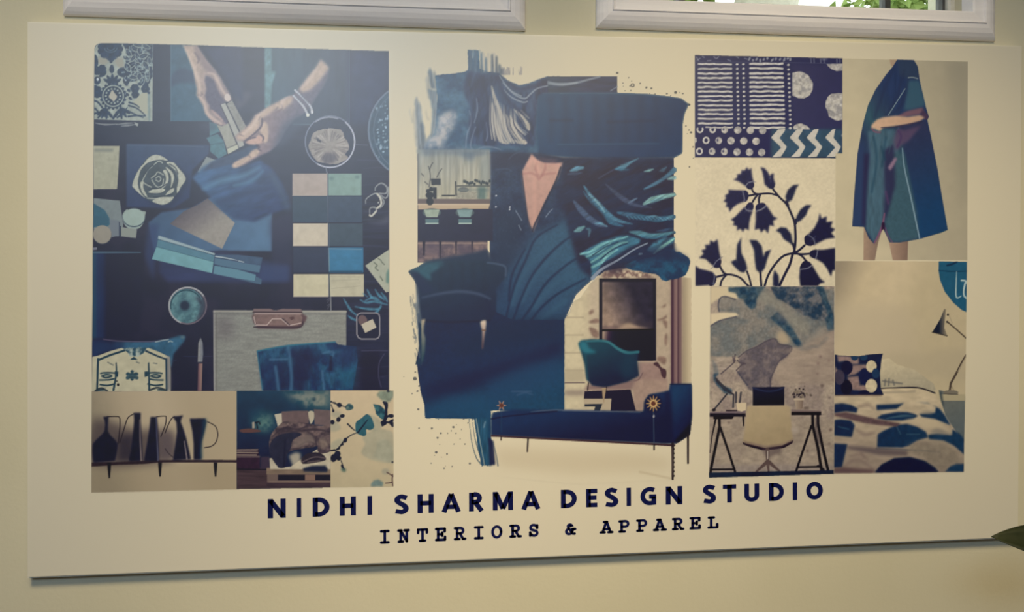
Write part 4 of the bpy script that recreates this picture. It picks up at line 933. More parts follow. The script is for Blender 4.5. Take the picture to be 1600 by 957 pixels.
# dark velvet sweep
photo(); item('printed_velvet', 'sweep of dark blue velvet')
poly([(652, 490), (770, 485), (800, 500), (882, 500), (882, 642), (767, 642), (767, 682), (770, 700), (773, 728), (766, 722), (762, 729), (757, 724), (753, 730), (747, 700), (741, 655), (664, 654), (663, 632), (658, 615), (654, 592), (651, 562), (655, 540)], tex(grad((20, 36, 70), (24, 44, 82), (700, 500), (760, 640), (20, 66, 100)), .12, scale=4, seed=160), rough=.5)
poly([(660, 605), (720, 585), (830, 550), (880, 530), (880, 556), (800, 585), (720, 615), (665, 625)], (26, 26, 62), soft=9, alpha=.75)
poly([(760, 600), (820, 570), (882, 560), (882, 600), (820, 620), (770, 640)], (34, 66, 106), soft=9, alpha=.6); poly([(780, 500), (882, 495), (882, 530), (720, 560), (700, 540)], (20, 40, 68), soft=9, alpha=.6)
poly([(665, 640), (700, 620), (760, 615), (767, 650), (665, 653)], (28, 74, 112), soft=7, alpha=.6); lines([[(808, 618), (820, 614), (832, 617)], [(800, 612), (830, 612)]], 2, (66, 92, 130), soft=1.4, alpha=.6)
poly([(742, 655), (762, 655), (762, 680), (768, 728), (753, 728), (747, 700)], tex((34, 80, 110), .25, scale=2, sy=7, seed=161), soft=.7)
poly([(763, 684), (771, 690), (774, 726), (765, 728)], (24, 30, 66), soft=.8)
for q in ([(733, 656), (737, 690), (744, 715), (752, 726)], [(738, 655), (742, 685), (750, 712), (757, 727)], [(770, 690), (775, 710), (778, 728)]): line(q, [1, 1.8, 2.4], (56, 80, 102), alpha=.7)
line([(744, 655), (750, 690), (757, 727)], 1.5, (170, 176, 164), alpha=.7); line([(758, 660), (756, 668)], 2, (110, 140, 160), soft=1, alpha=.8)
back()
# kitchen with bar stools
CV(3); item('printed_kitchen', 'kitchen counter with bar stools')
KT = [(118, 55), (260, 30), (420, 60), (560, 30), (720, 50), (720, 515), (700, 520), (700, 790), (660, 860), (600, 880), (120, 960)]
poly(KT, tex((40, 40, 66), .1, scale=6, seed=162))
poly([(120, 20), (720, 20), (722, 440), (122, 440)], tex(grad((150, 156, 150), (176, 174, 152), (200, 60), (240, 400)), .16, scale=3, sy=9, seed=163), soft=.7)
for x in (130, 165, 250, 290, 350, 385, 440, 480, 560, 600, 650, 700):
    line([(x, 50), (x + 4, 200), (x - 3, 400)], [2, 3, 2], (112, 118, 118) if x % 3 else (190, 188, 170), soft=2, alpha=.4)
poly([(120, 20), (720, 20), (700, 60), (600, 70), (560, 120), (460, 60), (300, 50), (180, 70)], (70, 96, 124), soft=4, alpha=.7)
poly([(640, 120), (720, 50), (722, 300), (640, 320)], (124, 140, 144), soft=3, alpha=.5)
DKK = (34, 40, 52)
lines([[(215, 330), (225, 250), (222, 180), (245, 130)], [(280, 250), (300, 210), (320, 180)], [(180, 290), (205, 310)], [(150, 220), (170, 240)], [(222, 200), (210, 160)]], 1.6, (76, 80, 84)); poly([(228, 262), (312, 262), (312, 315), (235, 316)], (44, 50, 62)); poly([(248, 335), (278, 335), (278, 430), (250, 430)], DKK)
for x, y, a, b in ((205, 365, 16, 16), (232, 350, 18, 20), (220, 400, 34, 28), (222, 450, 30, 34)): ell(x, y, a, b, DKK)
for x in range(505, 720, 14): ell(x + RS.uniform(-4, 4), 295 + RS.uniform(-18, 14), 10, 14, tex((50, 64, 74), .3, scale=2, seed=164), n=9)
rect(445, 318, 720, 330, (74, 82, 84)); ell(500, 355, 45, 22, (80, 88, 92)); rect(440, 340, 720, 372, (120, 130, 126), soft=1, alpha=.6); rect(434, 375, 640, 425, tex((150, 150, 136), .15, scale=3, seed=165)); rect(620, 330, 690, 440, (56, 96, 100), soft=2, alpha=.7); rect(320, 398, 430, 408, DKK); line([(435, 290), (440, 400)], 2, DKK)
poly([(120, 430), (720, 432), (720, 475), (122, 475)], (104, 92, 92)); poly([(122, 473), (720, 473), (710, 514), (122, 518)], (184, 164, 136)); line([(122, 476), (715, 477)], 1.6, (204, 186, 160)); ell(222, 452, 30, 32, DKK)
poly([(120, 520), (745, 515), (745, 780), (120, 780)], tex((36, 38, 66), .08, scale=10, seed=166))
for X0 in (165, 440):
    ell(X0 + 72, 545, 78, 36, (70, 88, 96)); poly([(X0 + 5, 520), (X0 + 138, 520), (X0 + 120, 582), (X0 + 28, 582)], tex((152, 172, 156) if X0 < 300 else (116, 148, 152), .1, scale=4, seed=167)); poly([(X0 + 18, 598), (X0 + 130, 598), (X0 + 126, 640), (X0 + 22, 640)], (82, 116, 126)); rect(X0 + 20, 628, X0 + 128, 641, (150, 176, 172))
rect(122, 785, 700, 960, tex(mixn((126, 106, 106), (88, 76, 90), scale=8, seed=168), .12, scale=3, sx=3, seed=169), soft=.8)
lines([[(122, 800), (300, 800), (560, 800), (690, 800)]], 2.4, (168, 146, 130), soft=1, alpha=.7)
for x0, x1, y in ((160, 185, 900), (298, 318, 930), (430, 448, 895), (565, 580, 890)): poly([(x0, 780), (x1, 780), (x1 - 6, y), (x0 + 6, y)], (36, 32, 52))
rect(185, 805, 300, 900, (84, 74, 94), soft=3, alpha=.6); rect(448, 805, 560, 890, (84, 74, 94), soft=3, alpha=.6)
poly([(100, 1010), (200, 945), (600, 875), (700, 850), (760, 1000)], (34, 50, 78), soft=2)
back()
# left armchair
CV(5); item('printed_armchair', 'dark blue shell armchair with pale legs')
poly([(38, 182), (120, 148), (200, 110), (300, 92), (480, 88), (680, 95), (780, 110), (850, 135), (870, 160), (850, 230), (800, 290), (770, 340), (775, 420), (770, 520), (740, 580), (680, 600), (400, 610), (140, 590), (125, 480), (110, 300), (90, 250)], tex(grad((32, 52, 76), (28, 38, 68), (300, 120), (400, 580)), .07, scale=10, seed=170), soft=.5)
poly([(40, 182), (110, 150), (200, 112), (330, 98), (330, 140), (225, 200), (235, 260), (180, 240), (120, 190)], tex((44, 90, 110), .08, scale=7, seed=171), soft=2.5, alpha=.9)
poly([(60, 185), (110, 190), (200, 270), (260, 350), (150, 380), (100, 250)], (32, 44, 78), soft=3, alpha=.8)
for x in (310, 400, 490, 580, 670): line([(x, 130), (x + 4, 240), (x, 330)], 5, (26, 40, 62), soft=4, alpha=.45)
line([(160, 400), (320, 365), (480, 350), (620, 370), (720, 410)], [2, 5, 5, 3], (60, 76, 108), soft=2, alpha=.8); line([(700, 110), (800, 125), (850, 150), (850, 220)], [2, 3, 2], (70, 92, 124), soft=1.5, alpha=.8)
line([(150, 590), (400, 605), (720, 590)], 3, (18, 26, 50), soft=1.5, alpha=.7); lines([[(690, 420), (720, 500), (690, 570)]], 3, (24, 34, 66), soft=2, alpha=.7)
poly([(640, 602), (660, 590), (688, 588), (690, 620), (682, 680), (672, 760), (664, 828), (650, 828), (655, 740), (655, 670), (645, 640)], grad((206, 190, 170), (98, 68, 74), (660, 600), (660, 800)), soft=.5); line([(655, 672), (682, 672)], 2, (110, 80, 64))
poly([(145, 585), (185, 578), (172, 640), (170, 690), (185, 740), (180, 850), (165, 930), (148, 940), (150, 800), (140, 700)], grad((170, 158, 134), (40, 70, 84), (160, 590), (165, 900)), soft=.7)
back()
for k in range(34):                                      # dry-brush edge left of the velvet
    y = 300 + RS.random() * 650; x = 70 + (y - 300) * .08 + RS.uniform(-22, 25)
    line([(x, y), (x + RS.uniform(2, 10), y + RS.uniform(15, 60))], RS.uniform(.8, 2.2), (92, 104, 114), alpha=RS.uniform(.25, .8))
poly([(105, 300), (125, 330), (150, 580), (150, 940), (135, 940), (125, 700), (100, 500), (75, 460), (110, 440)], tex((84, 100, 116), .3, scale=2, sy=6, seed=172), soft=.8, alpha=.8, rough=1)
poly([(125, 600), (150, 620), (150, 957), (100, 957), (110, 920), (140, 900)], (26, 52, 80), rough=.8)
# living room behind the daybed
CV(6); item('printed_living_room', 'pale room with a framed picture and drapes')
LV = [(118, 580), (160, 530), (190, 440), (250, 400), (330, 290), (400, 225), (450, 180), (560, 160), (850, 150), (1100, 230), (1170, 240), (1170, 1130), (1120, 1400), (118, 1400)]
poly(LV, tex(grad((194, 184, 152), (176, 160, 138), (150, 500), (900, 500)), .07, scale=6, seed=173), rough=.6)
with clip_to(LV):
    for y in (565, 712, 860, 1005): line([(120, y), (270, y)], 2.4, (150, 138, 116), soft=1, alpha=.8)
    rect(120, 430, 275, 1300, (208, 198, 164), soft=4, alpha=.35); rect(330, 260, 400, 780, tex((178, 162, 144), .1, scale=5, seed=174), soft=4, alpha=.5)
    poly([(450, 180), (560, 150), (700, 180), (850, 200), (860, 240), (420, 240)], mixn((116, 92, 88), (196, 180, 154), scale=5, seed=175), soft=1.5)
    lines([[(500, 190), (540, 210), (560, 235)], [(590, 225), (640, 185)], [(650, 180), (680, 215)]], 2.4, (112, 82, 84), alpha=.7)
    for q in ([(320, 600), (380, 575), (405, 590), (400, 610), (340, 615)], [(320, 650), (370, 660), (400, 690), (395, 735), (350, 720)], [(320, 520), (350, 500), (360, 520), (330, 545)], [(890, 580), (930, 570), (965, 545), (960, 575), (900, 595)], [(930, 590), (970, 600), (965, 660), (940, 620)], [(900, 480), (930, 475), (960, 450), (950, 480)], [(950, 720), (970, 700), (965, 800), (950, 780)], [(900, 890), (960, 900), (950, 957), (890, 920)]): poly(q, tex((124, 98, 88), .15, scale=3, seed=176), s=1, soft=.8, alpha=.85)
    for x, w, c in ((1015, 9, (66, 38, 58)), (1035, 5, (138, 108, 108)), (1060, 8, (78, 52, 66)), (1082, 5, (120, 92, 96)), (1050, 3, (160, 128, 122))): line([(x, 235), (x, 1160)], w * .55, c, s=0, soft=1)
    rect(1000, 235, 1095, 1160, (92, 66, 74), soft=2, alpha=.35)
    rect(1098, 235, 1175, 1160, grad((150, 136, 112), (206, 192, 158), (1098, 600), (1172, 600)), soft=1.5)
    item('printed_framed_picture', 'dark framed abstract picture')
    rect(405, 240, 878, 925, (22, 20, 40)); rect(432, 270, 852, 665, tex(grad((150, 128, 112), (40, 36, 54), (440, 500), (700, 380)), .25, scale=9, seed=177)); poly([(540, 660), (600, 625), (660, 608), (760, 640), (850, 660)], (168, 144, 122), soft=2)
    poly([(640, 600), (760, 610), (850, 590), (850, 655), (740, 640)], (56, 48, 60), soft=2, alpha=.8); poly([(432, 640), (560, 640), (620, 620), (540, 665), (432, 665)], (84, 66, 74), soft=2, alpha=.7)
    rect(432, 680, 852, 925, grad((158, 138, 120), (56, 38, 60), (432, 760), (560, 780), (22, 22, 44), (18, 18, 38))); line([(432, 672), (855, 666)], 2.6, (14, 10, 22), s=0)
    back(); item('printed_living_room')
    Z(860, 560, 0.209)
    poly([(640, 30), (800, 30), (870, 160), (870, 400), (640, 390), (620, 180)], tex((150, 124, 116), .08, scale=5, seed=178), soft=1.5); poly([(770, 45), (800, 30), (830, 70), (865, 90), (862, 150), (835, 140), (815, 80)], (74, 48, 56), s=1)
    rect(620, 160, 875, 400, tex((160, 136, 122), .08, scale=6, seed=179), soft=2); line([(690, 110), (660, 160), (620, 170)], 2, (110, 84, 88), alpha=.8)
    rect(105, 80, 250, 180, (168, 158, 132), soft=2, alpha=.7); line([(105, 185), (255, 184)], 1.4, (90, 74, 80)); rect(105, 240, 260, 280, (120, 106, 102), soft=3, alpha=.7)
    poly([(640, 150), (610, 240), (250, 240), (280, 200), (500, 170)], (132, 108, 104), soft=1.5)
    poly([(255, 248), (600, 235), (640, 395), (450, 395), (455, 305), (250, 305)], (34, 22, 48)); poly([(255, 345), (390, 340), (370, 395), (325, 395), (335, 362), (255, 362)], (40, 46, 58)); poly([(250, 308), (455, 305), (445, 395), (375, 395), (390, 340), (250, 342)], (176, 162, 136))
item('printed_tub_chair', 'teal tub chair')
CV(6)
poly([(232, 780), (262, 755), (340, 745), (430, 748), (490, 765), (540, 800), (600, 840), (660, 850), (735, 850), (720, 930), (735, 1050), (640, 1100), (480, 1140), (440, 1145), (345, 1130), (300, 1080), (285, 957)], tex(grad((22, 66, 84), (20, 34, 62), (350, 800), (450, 1080)), .07, scale=8, seed=180), soft=.4)
poly([(238, 780), (262, 760), (300, 770), (320, 820), (380, 850), (370, 862), (285, 862), (250, 830)], (36, 112, 132), s=0, soft=1.5); line([(300, 765), (420, 760), (490, 775), (560, 825), (640, 858), (730, 852)], [2, 3, 4, 5, 4], (48, 116, 130), soft=1.2)
poly([(620, 870), (720, 865), (715, 957), (730, 1040), (620, 1080), (560, 1000)], (22, 62, 84), soft=5, alpha=.6); line([(290, 880), (300, 1000), (310, 1080)], 3, (30, 84, 100), soft=2, alpha=.7)
Z(860, 560, 0.209); lines([[(285, 185), (278, 240)], [(420, 215), (412, 260)]], 1.6, (36, 22, 30)); poly([(385, 222), (418, 222), (405, 300), (400, 350), (392, 300)], (160, 138, 108))
back()
# daybed
item('printed_daybed', 'long navy daybed with gold rosettes')
photo()
poly([(767, 655), (770, 645), (800, 640), (870, 641), (1005, 643), (1007, 628), (1014, 617), (1045, 611), (1047, 600), (1081, 600), (1082, 650), (1078, 680), (1056, 694), (1040, 694), (900, 688), (767, 681)], tex(grad((20, 46, 86), (16, 28, 60), (880, 645), (890, 690)), .06, scale=10, seed=181), soft=.4)
poly([(1050, 604), (1080, 602), (1080, 650), (1052, 690)], tex(grad((26, 60, 100), (18, 34, 72), (1052, 620), (1080, 640)), .06, scale=5, seed=182), soft=1.5); poly([(1054, 690), (1080, 660), (1078, 680), (1058, 693)], (12, 14, 34), soft=.8)
lines([[(830, 644), (870, 641), (940, 643)], [(880, 642), (1000, 645)]], [1, 2, 1], (96, 104, 126), alpha=.7, soft=1); line([(768, 655), (800, 650), (870, 643)], 2.2, (14, 22, 52), soft=1, alpha=.8)
poly([(1040, 612), (1046, 612), (1046, 692), (1030, 692), (1040, 650)], (14, 26, 60), soft=2, alpha=.7); line([(1047, 601), (1080, 601)], 1.2, (10, 20, 50))
poly([(767, 680), (900, 687), (1056, 695), (1054, 698), (900, 690), (767, 683)], (64, 40, 46))
ell(1021, 632, 14, 15, (14, 30, 62), soft=1)
for (x, y) in ((1021, 631), (783.5, 634)):
    n = 12 if x > 900 else 6; R_ = 11 if x > 900 else 7
    for k in range(n):
        a = k * 2 * math.pi / n; line([(x + 2 * math.cos(a), y + 2 * math.sin(a)), (x + R_ * math.cos(a), y + R_ * 1.1 * math.sin(a))], [3.4, 2.6, 1], (176, 136, 84) if x > 900 else (166, 128, 110), s=0)
    ell(x, y, 3.5, 3.5, (96, 52, 40)); 
    if x > 900: ring(x, y, 5, 5, 1.2, (210, 176, 120))
line([(1021, 645), (1022, 693)], 1.4, (58, 70, 96)); ell(1021.5, 651, 1.6, 2.4, (150, 150, 160)); line([(783.5, 646), (783.5, 676)], 1.1, (40, 62, 96))
for q, w in (([(783, 682), (783, 688)], 2), ([(825, 685), (824, 706)], 2.6), ([(1022, 695), (1022, 703)], 2.4), ([(1051, 694), (1051, 749)], [4.5, 3.6]), ([(1075, 680), (1075, 724)], [4, 3.2])): line(q, w, (44, 34, 36), s=0)
for y in range(702, 745, 7): ell(1053, y, 1.6, 1.4, (36, 26, 28), n=8)
line([(1050, 700), (1049.6, 745)], .8, (110, 92, 80))
back()
poly([(772, 700), (1000, 706), (1046, 716), (1046, 735), (900, 742), (780, 730)], (190, 174, 140), soft=9, alpha=.45)
line([(1000, 738), (1048, 748)], 2, (170, 152, 118), soft=2, alpha=.5)
# blue paint blot and droplets
CV(6); poly([(1028, 0), (1045, 20), (1075, 20), (1105, 40), (1150, 70), (1163, 100), (1150, 160), (1120, 215), (1060, 245), (1000, 250), (965, 268), (925, 255), (900, 225), (870, 205), (800, 195), (740, 180), (680, 175), (640, 160), (610, 130), (700, 95), (860, 60), (960, 0)], tex(mixn((24, 52, 88), (26, 80, 116), scale=9, seed=183), .1, scale=3, seed=184), rough=.8)
poly([(760, 0), (1000, -30), (1060, 30), (1140, 70), (1120, 100), (900, 90), (700, 110)], (28, 40, 76), soft=4, alpha=.8)
poly([(440, 180), (520, 120), (640, 110), (700, 130), (620, 160), (560, 200)], (44, 36, 58), soft=3, alpha=.7)
DOT = (70, 74, 78)
item('printed_paint_droplets', 'fine droplets of grey paint')
CV(2)
for x, y, r in ((555, 182, 11), (602, 266, 6), (650, 220, 6), (675, 250, 5), (745, 268, 7), (797, 303, 9), (838, 310, 9), (620, 330, 6), (668, 328, 6), (870, 356, 6), (968, 353, 8), (1040, 343, 13), (1075, 343, 5), (1100, 352, 7), (660, 290, 6), (1126, 622, 7), (1168, 676, 10), (1185, 797, 7), (1188, 890, 5), (1155, 445, 9), (605, 292, 4), (825, 352, 4), (1000, 368, 4), (1136, 686, 4)): ell(x, y, r, r * .92, DOT, n=12, alpha=.85)
ring(683, 284, 13, 12, 1.5, DOT); ell(1152, 1046 - 80 / .1881 + 35, 6, 6, DOT, n=10)
Z(630, 560, 0.1985)
for x, y, r in ((92, 162, 16), (112, 260, 8), (95, 110, 7), (70, 280, 6), (118, 403, 9), (125, 553, 7), (225, 553, 9), (395, 543, 10), (295, 592, 9), (270, 628, 9), (350, 592, 5), (378, 573, 6), (415, 592, 6), (420, 525, 4), (460, 562, 5), (448, 637, 5), (485, 677, 7), (260, 742, 11), (345, 755, 8), (400, 677, 5), (300, 780, 4), (220, 828, 5), (255, 843, 4), (322, 868, 7), (385, 853, 6), (525, 830, 9), (288, 680, 4), (325, 678, 4), (5, 145, 4), (275, 482, 4), (475, 478, 6), (248, 766, 4), (333, 850, 3), (360, 790, 3), (405, 915, 3), (510, 510, 6), (125, 218, 7)): ell(x, y, r, r * .9, DOT, n=12, alpha=.8)
CV(4); ell(1155, 165, 6, 7, DOT, n=10)
back()

# ================================================================ 6: indigo block print fabric
Z(1075, 80, 0.1881); panel('block_print_fabric', 'indigo fabric with stripes, dots and zigzags')
FP = [(56, 33), (1283, 60), (1281, 893), (58, 884)]
IND = tex(grad((38, 46, 92), (36, 40, 86), (100, 300), (1100, 300)), .08, scale=10, seed=200)
WH = tex((196, 196, 190), .12, scale=3, seed=201)
poly(FP, IND)
with clip_to(FP):
    poly([(60, 640), (620, 640), (700, 660), (680, 884), (60, 884)], (30, 32, 82), soft=3, alpha=.8)
    poly([(800, 645), (1283, 645), (1283, 890), (690, 890), (690, 650)], tex((46, 78, 104), .14, scale=9, seed=202), soft=1.5)
    poly([(865, 110), (1283, 110), (1283, 640), (870, 640)], (54, 54, 96), soft=2, alpha=.55)
    line([(60, 90), (400, 92), (860, 96), (1283, 104)], .9, (84, 90, 124), alpha=.7)
    def hand(x0, x1, y, w, c):
        n = 9; line([(x0 + (x1 - x0) * i / n, y + RS.uniform(-3, 3)) for i in range(n + 1)], [w * RS.uniform(.8, 1.1) for _ in range(6)], c, soft=.6)
    ys1 = [108, 146, 186, 223, 262, 299, 337, 374, 411, 449, 487, 524, 562, 601]
    for k, y in enumerate(ys1):
        hand(88 + k * .2, 358 + k * .8, y, 3.1, WH); hand(516 + k * .3, 784 + k * 1.2, y - 3 + k * .1, 3.6, WH)
        ell(408 + k * .9, y + 1, 12, 9, WH, n=10); ell(460 + k * .8, y, 12, 9, WH, n=10); ell(834 + k * 1.3, y + 6, 12, 9, WH, n=10)
    hand(520, 800, 636, 3.4, WH); hand(150, 370, 634, 2, WH); ell(466, 636, 11, 8, WH, n=10); ell(850, 640, 13, 10, WH, n=10)
    lines([[(70, 50), (90, 78)], [(75, 75), (100, 60)], [(160, 80), (190, 78)], [(215, 45), (235, 62), (255, 45)], [(330, 70), (355, 82)], [(400, 45), (420, 55)], [(120, 42), (135, 52)], [(470, 60), (490, 66)]], 1.6, (140, 146, 160), alpha=.7)
    for x in (510, 540, 570, 600, 630, 660, 700, 730, 765, 800, 830, 850): ell(x, 58 + (x * 7 % 22), 9, 12 + x % 9, (150, 156, 166), n=9, rot=x % 60, alpha=.85)
    for x in (1020, 1045, 1100, 1130, 1235, 1260): line([(x, 50), (x + 3, 95)], 2, (120, 126, 146), alpha=.6); 
    ell(1130, 60, 30, 14, (130, 136, 150), soft=1, alpha=.7)
    MN = tex(mixn((192, 190, 182), (150, 150, 152), scale=5, seed=203), .12, scale=2.5, seed=204)
    poly([(866, 180), (900, 170), (945, 170), (1000, 200), (1038, 265), (1035, 320), (1010, 370), (960, 395), (920, 393), (866, 368)], MN, s=0, rough=.4)
    poly([(1160, 380), (1190, 355), (1240, 348), (1290, 350), (1290, 570), (1235, 578), (1170, 545), (1160, 500), (1140, 460), (1143, 420)], MN, rough=.5); line([(1155, 490), (1190, 500), (1220, 520)], 1.4, (120, 124, 128), alpha=.7)
    poly([(1150, 106), (1290, 104), (1290, 160), (1235, 165), (1190, 148), (1165, 125)], MN, rough=.4); poly([(872, 630), (900, 606), (940, 600), (990, 622), (1015, 650), (880, 650)], MN)
    rows = [(650, [(100, 2), (205, 3), (305, 4), (413, 5), (518, 5), (620, 5)]), (740, [(60, 1), (150, 2), (255, 4), (357, 5), (463, 5), (565, 5)]), (832, [(95, 2), (200, 4), (302, 4), (407, 5), (510, 5), (612, 5)])]
    for y, L in rows:
        for x, f in L:
            yy = y + (x - 60) * .018
            if f == 2: ring(x, yy, 22, 24, 2.6, WH, a0=0 if y > 700 else -20, a1=360 if y > 700 else 200)
            elif f == 3: ring(x, yy, 20, 22, 3, WH, -20, 200)
            elif f == 4: ell(x, yy, 28, 30, MN, n=14); ell(x - 10, yy - 4, 9, 13, (52, 54, 96), n=9, alpha=.8)
            elif f == 5: ell(x, yy, 31, 31, MN, n=16)
            else: ell(x, yy, 14, 22, MN, n=12)
    rect(60, 612, 500, 636, IND, alpha=.0)
    for x0, tx in ((690, 808), (845, 955), (985, 1085), (1140, 1225)):
        d = x0
        poly([(d + 60, 650), (tx, 645), (tx - 5, 665), (d + 70, 722), (d + 130, 795), (d + 118, 820), (d + 82, 878), (d + 8, 882), (d + 30, 860), (d + 80, 805), (d + 78, 795), (d + 2, 722), (d + 5, 710)], tex((196, 194, 184), .06, scale=4, seed=205), rough=.3)
    ell(1283, 700, 8, 14, WH, n=8)
    line([(58, 884), (1281, 892)], 1.6, (20, 22, 52)); line([(56, 34), (1283, 61)], 1, (26, 32, 66))
back()

# ================================================================ 7: person in a draped shawl
Z(1300, 80, 0.1776); panel('shawl_print', 'figure draped in a blue shawl on a grey ground')
SP = [(92, 65), (1195, 92), (1190, 1842), (30, 1837), (32, 900), (92, 900)]
poly(SP, tex(grad((196, 186, 154), (172, 164, 138), (200, 600), (1150, 600)), .025, scale=14, seed=210))
photo()
with clip_to([(1316, 91.5), (1512, 96.5), (1511, 407.5), (1305, 406.5), (1306, 240), (1316, 240)]):
    poly([(1480, 92), (1514, 92), (1514, 320), (1500, 300)], (158, 152, 130), soft=8, alpha=.6); poly([(1305, 380), (1400, 385), (1400, 408), (1305, 408)], (208, 196, 162), soft=7, alpha=.6)
item('printed_person', 'person wearing a draped shawl')
SKN = lambda a, b, p, q: tex(grad(a, b, p, q), .04, scale=5, seed=211)
photo()
poly([(1390, 93), (1402, 93), (1396, 104), (1392, 103)], (176, 150, 124))
poly([(1349.5, 355), (1378, 360), (1372, 380), (1367, 407), (1349, 407)], SKN((166, 140, 118), (126, 106, 94), (1350, 380), (1375, 380)))
poly([(1388, 375), (1419, 376), (1418, 407), (1395, 407)], SKN((172, 144, 122), (130, 106, 92), (1390, 390), (1418, 390)))
item('printed_shawl', 'blue and teal draped shawl')
SH = tex(grad((42, 62, 96), (48, 88, 106), (1340, 200), (1400, 160), (44, 66, 96), (38, 58, 100)), .1, scale=4, sx=.6, sy=5, seed=212)
poly([(1402, 93), (1428, 94), (1434, 104), (1437, 125), (1446, 165), (1451.5, 183), (1449, 187), (1455, 215), (1465, 265), (1472, 310), (1481, 359.5), (1471, 364), (1436, 374), (1405, 379.5), (1390, 379), (1384, 366), (1380, 358), (1376.5, 359), (1372, 372), (1366, 382), (1357, 372), (1350, 355), (1331.5, 354), (1335, 300), (1340, 240), (1348, 195), (1356, 165), (1368, 140), (1385, 116), (1395, 104)], SH)
with clip_to([(1402, 93), (1428, 94), (1434, 104), (1437, 125), (1451.5, 183), (1449, 187), (1465, 265), (1481, 359.5), (1436, 374), (1405, 379.5), (1390, 379), (1380, 358), (1366, 382), (1350, 355), (1331.5, 354), (1340, 240), (1356, 165), (1395, 104)]):
    poly([(1402, 93), (1436, 94), (1437, 124), (1417, 122), (1405, 118)], (50, 68, 92), soft=2, alpha=.7)
    poly([(1418, 126), (1437, 126), (1447, 165), (1425, 172), (1412, 172), (1418, 140)], (58, 100, 118), soft=2, alpha=.8)
    poly([(1356, 205), (1398, 202), (1404, 240), (1392, 300), (1380, 356), (1366, 380), (1352, 358), (1355, 290), (1359, 240)], tex((66, 100, 120), .16, scale=3, sy=5, seed=213), soft=1.5)
    poly([(1404, 196), (1446, 188), (1456, 215), (1481, 360), (1437, 374), (1430, 330), (1414, 240)], tex(grad((48, 54, 88), (26, 66, 110), (1420, 200), (1460, 340)), .06, scale=5, seed=214), soft=1)
    poly([(1394, 240), (1412, 240), (1432, 330), (1436, 373), (1405, 379), (1390, 378), (1382, 350), (1392, 300)], tex((58, 92, 108), .1, scale=3, seed=215), soft=1.5)
    poly([(1331, 354), (1339, 240), (1350, 215), (1352, 270), (1350, 355)], (42, 62, 104), soft=1.5, alpha=.9); poly([(1350, 240), (1358, 240), (1353, 310), (1352, 356), (1347, 350)], (44, 36, 74), soft=2, alpha=.8)
    poly([(1381, 235), (1397, 225), (1399, 290), (1388, 330), (1380, 350), (1382, 300)], (44, 40, 78), soft=2.5, alpha=.8)
    lines([[(1396, 108), (1378, 150), (1366, 185)], [(1412, 110), (1402, 150), (1385, 180)], [(1420, 120), (1410, 160), (1396, 178)]], [2, 5, 3], (38, 50, 84), soft=2.5, alpha=.6)
    lines([[(1365, 215), (1370, 250), (1362, 300)], [(1384, 215), (1378, 260)], [(1377, 230), (1383, 250)]], 3, (28, 66, 92), soft=2, alpha=.6)
    line([(1414, 139), (1402, 158), (1388, 180)], 1.3, (126, 150, 160)); line([(1419, 121.5), (1426, 121), (1434, 123)], 1.6, (128, 146, 152))
    line([(1410, 232), (1413, 262), (1424, 312), (1437, 374)], [1.4, 2, 2], (124, 156, 176)); line([(1389, 240), (1395, 215), (1404, 200)], 1.2, (60, 90, 110), alpha=.7)
    PK = (124, 82, 114)
    poly([(1401, 182), (1416, 174), (1441, 168), (1444, 174), (1436, 179), (1410, 183)], (118, 88, 104), soft=.6); poly([(1441, 170), (1452, 182), (1448, 188), (1438, 182)], (76, 58, 84), soft=.8)
    poly([(1402, 200), (1412, 204), (1440, 196), (1420, 220), (1410, 226), (1400, 236), (1396, 220)], (92, 74, 106), soft=1.6, alpha=.85); line([(1404, 205), (1408, 215), (1402, 230)], 3, (74, 58, 100), soft=1.4)
    poly([(1387, 262), (1398, 246), (1402, 248), (1396, 260), (1391, 267)], (140, 114, 140), soft=1)
    lines([[(1382, 334), (1379, 352), (1374, 366), (1367, 380)]], [2, 4, 4], PK, soft=.8); line([(1383, 356), (1388, 370), (1394, 378)], 2, (104, 80, 112), soft=.8); line([(1384, 300), (1388, 318)], 3, (96, 64, 110), soft=1.5, alpha=.6)
    line([(1380, 350), (1380, 359)], 5, (50, 22, 56), soft=1)
item('printed_forearm')
poly([(1362, 195), (1370, 187), (1380, 183.5), (1400, 181), (1418, 183), (1437, 180), (1445, 184), (1438, 189), (1420, 194), (1395, 197.5), (1380, 199.5), (1375, 205), (1372, 204), (1366, 201), (1361, 201)], SKN((208, 172, 142), (196, 160, 132), (1365, 190), (1440, 190)), s=0, soft=.4)
line([(1362, 201), (1367, 206), (1375, 207)], 2.4, (122, 84, 108), soft=1); line([(1377, 199.5), (1400, 198), (1440, 190)], 1.4, (52, 40, 66), soft=.8, alpha=.8)
back()

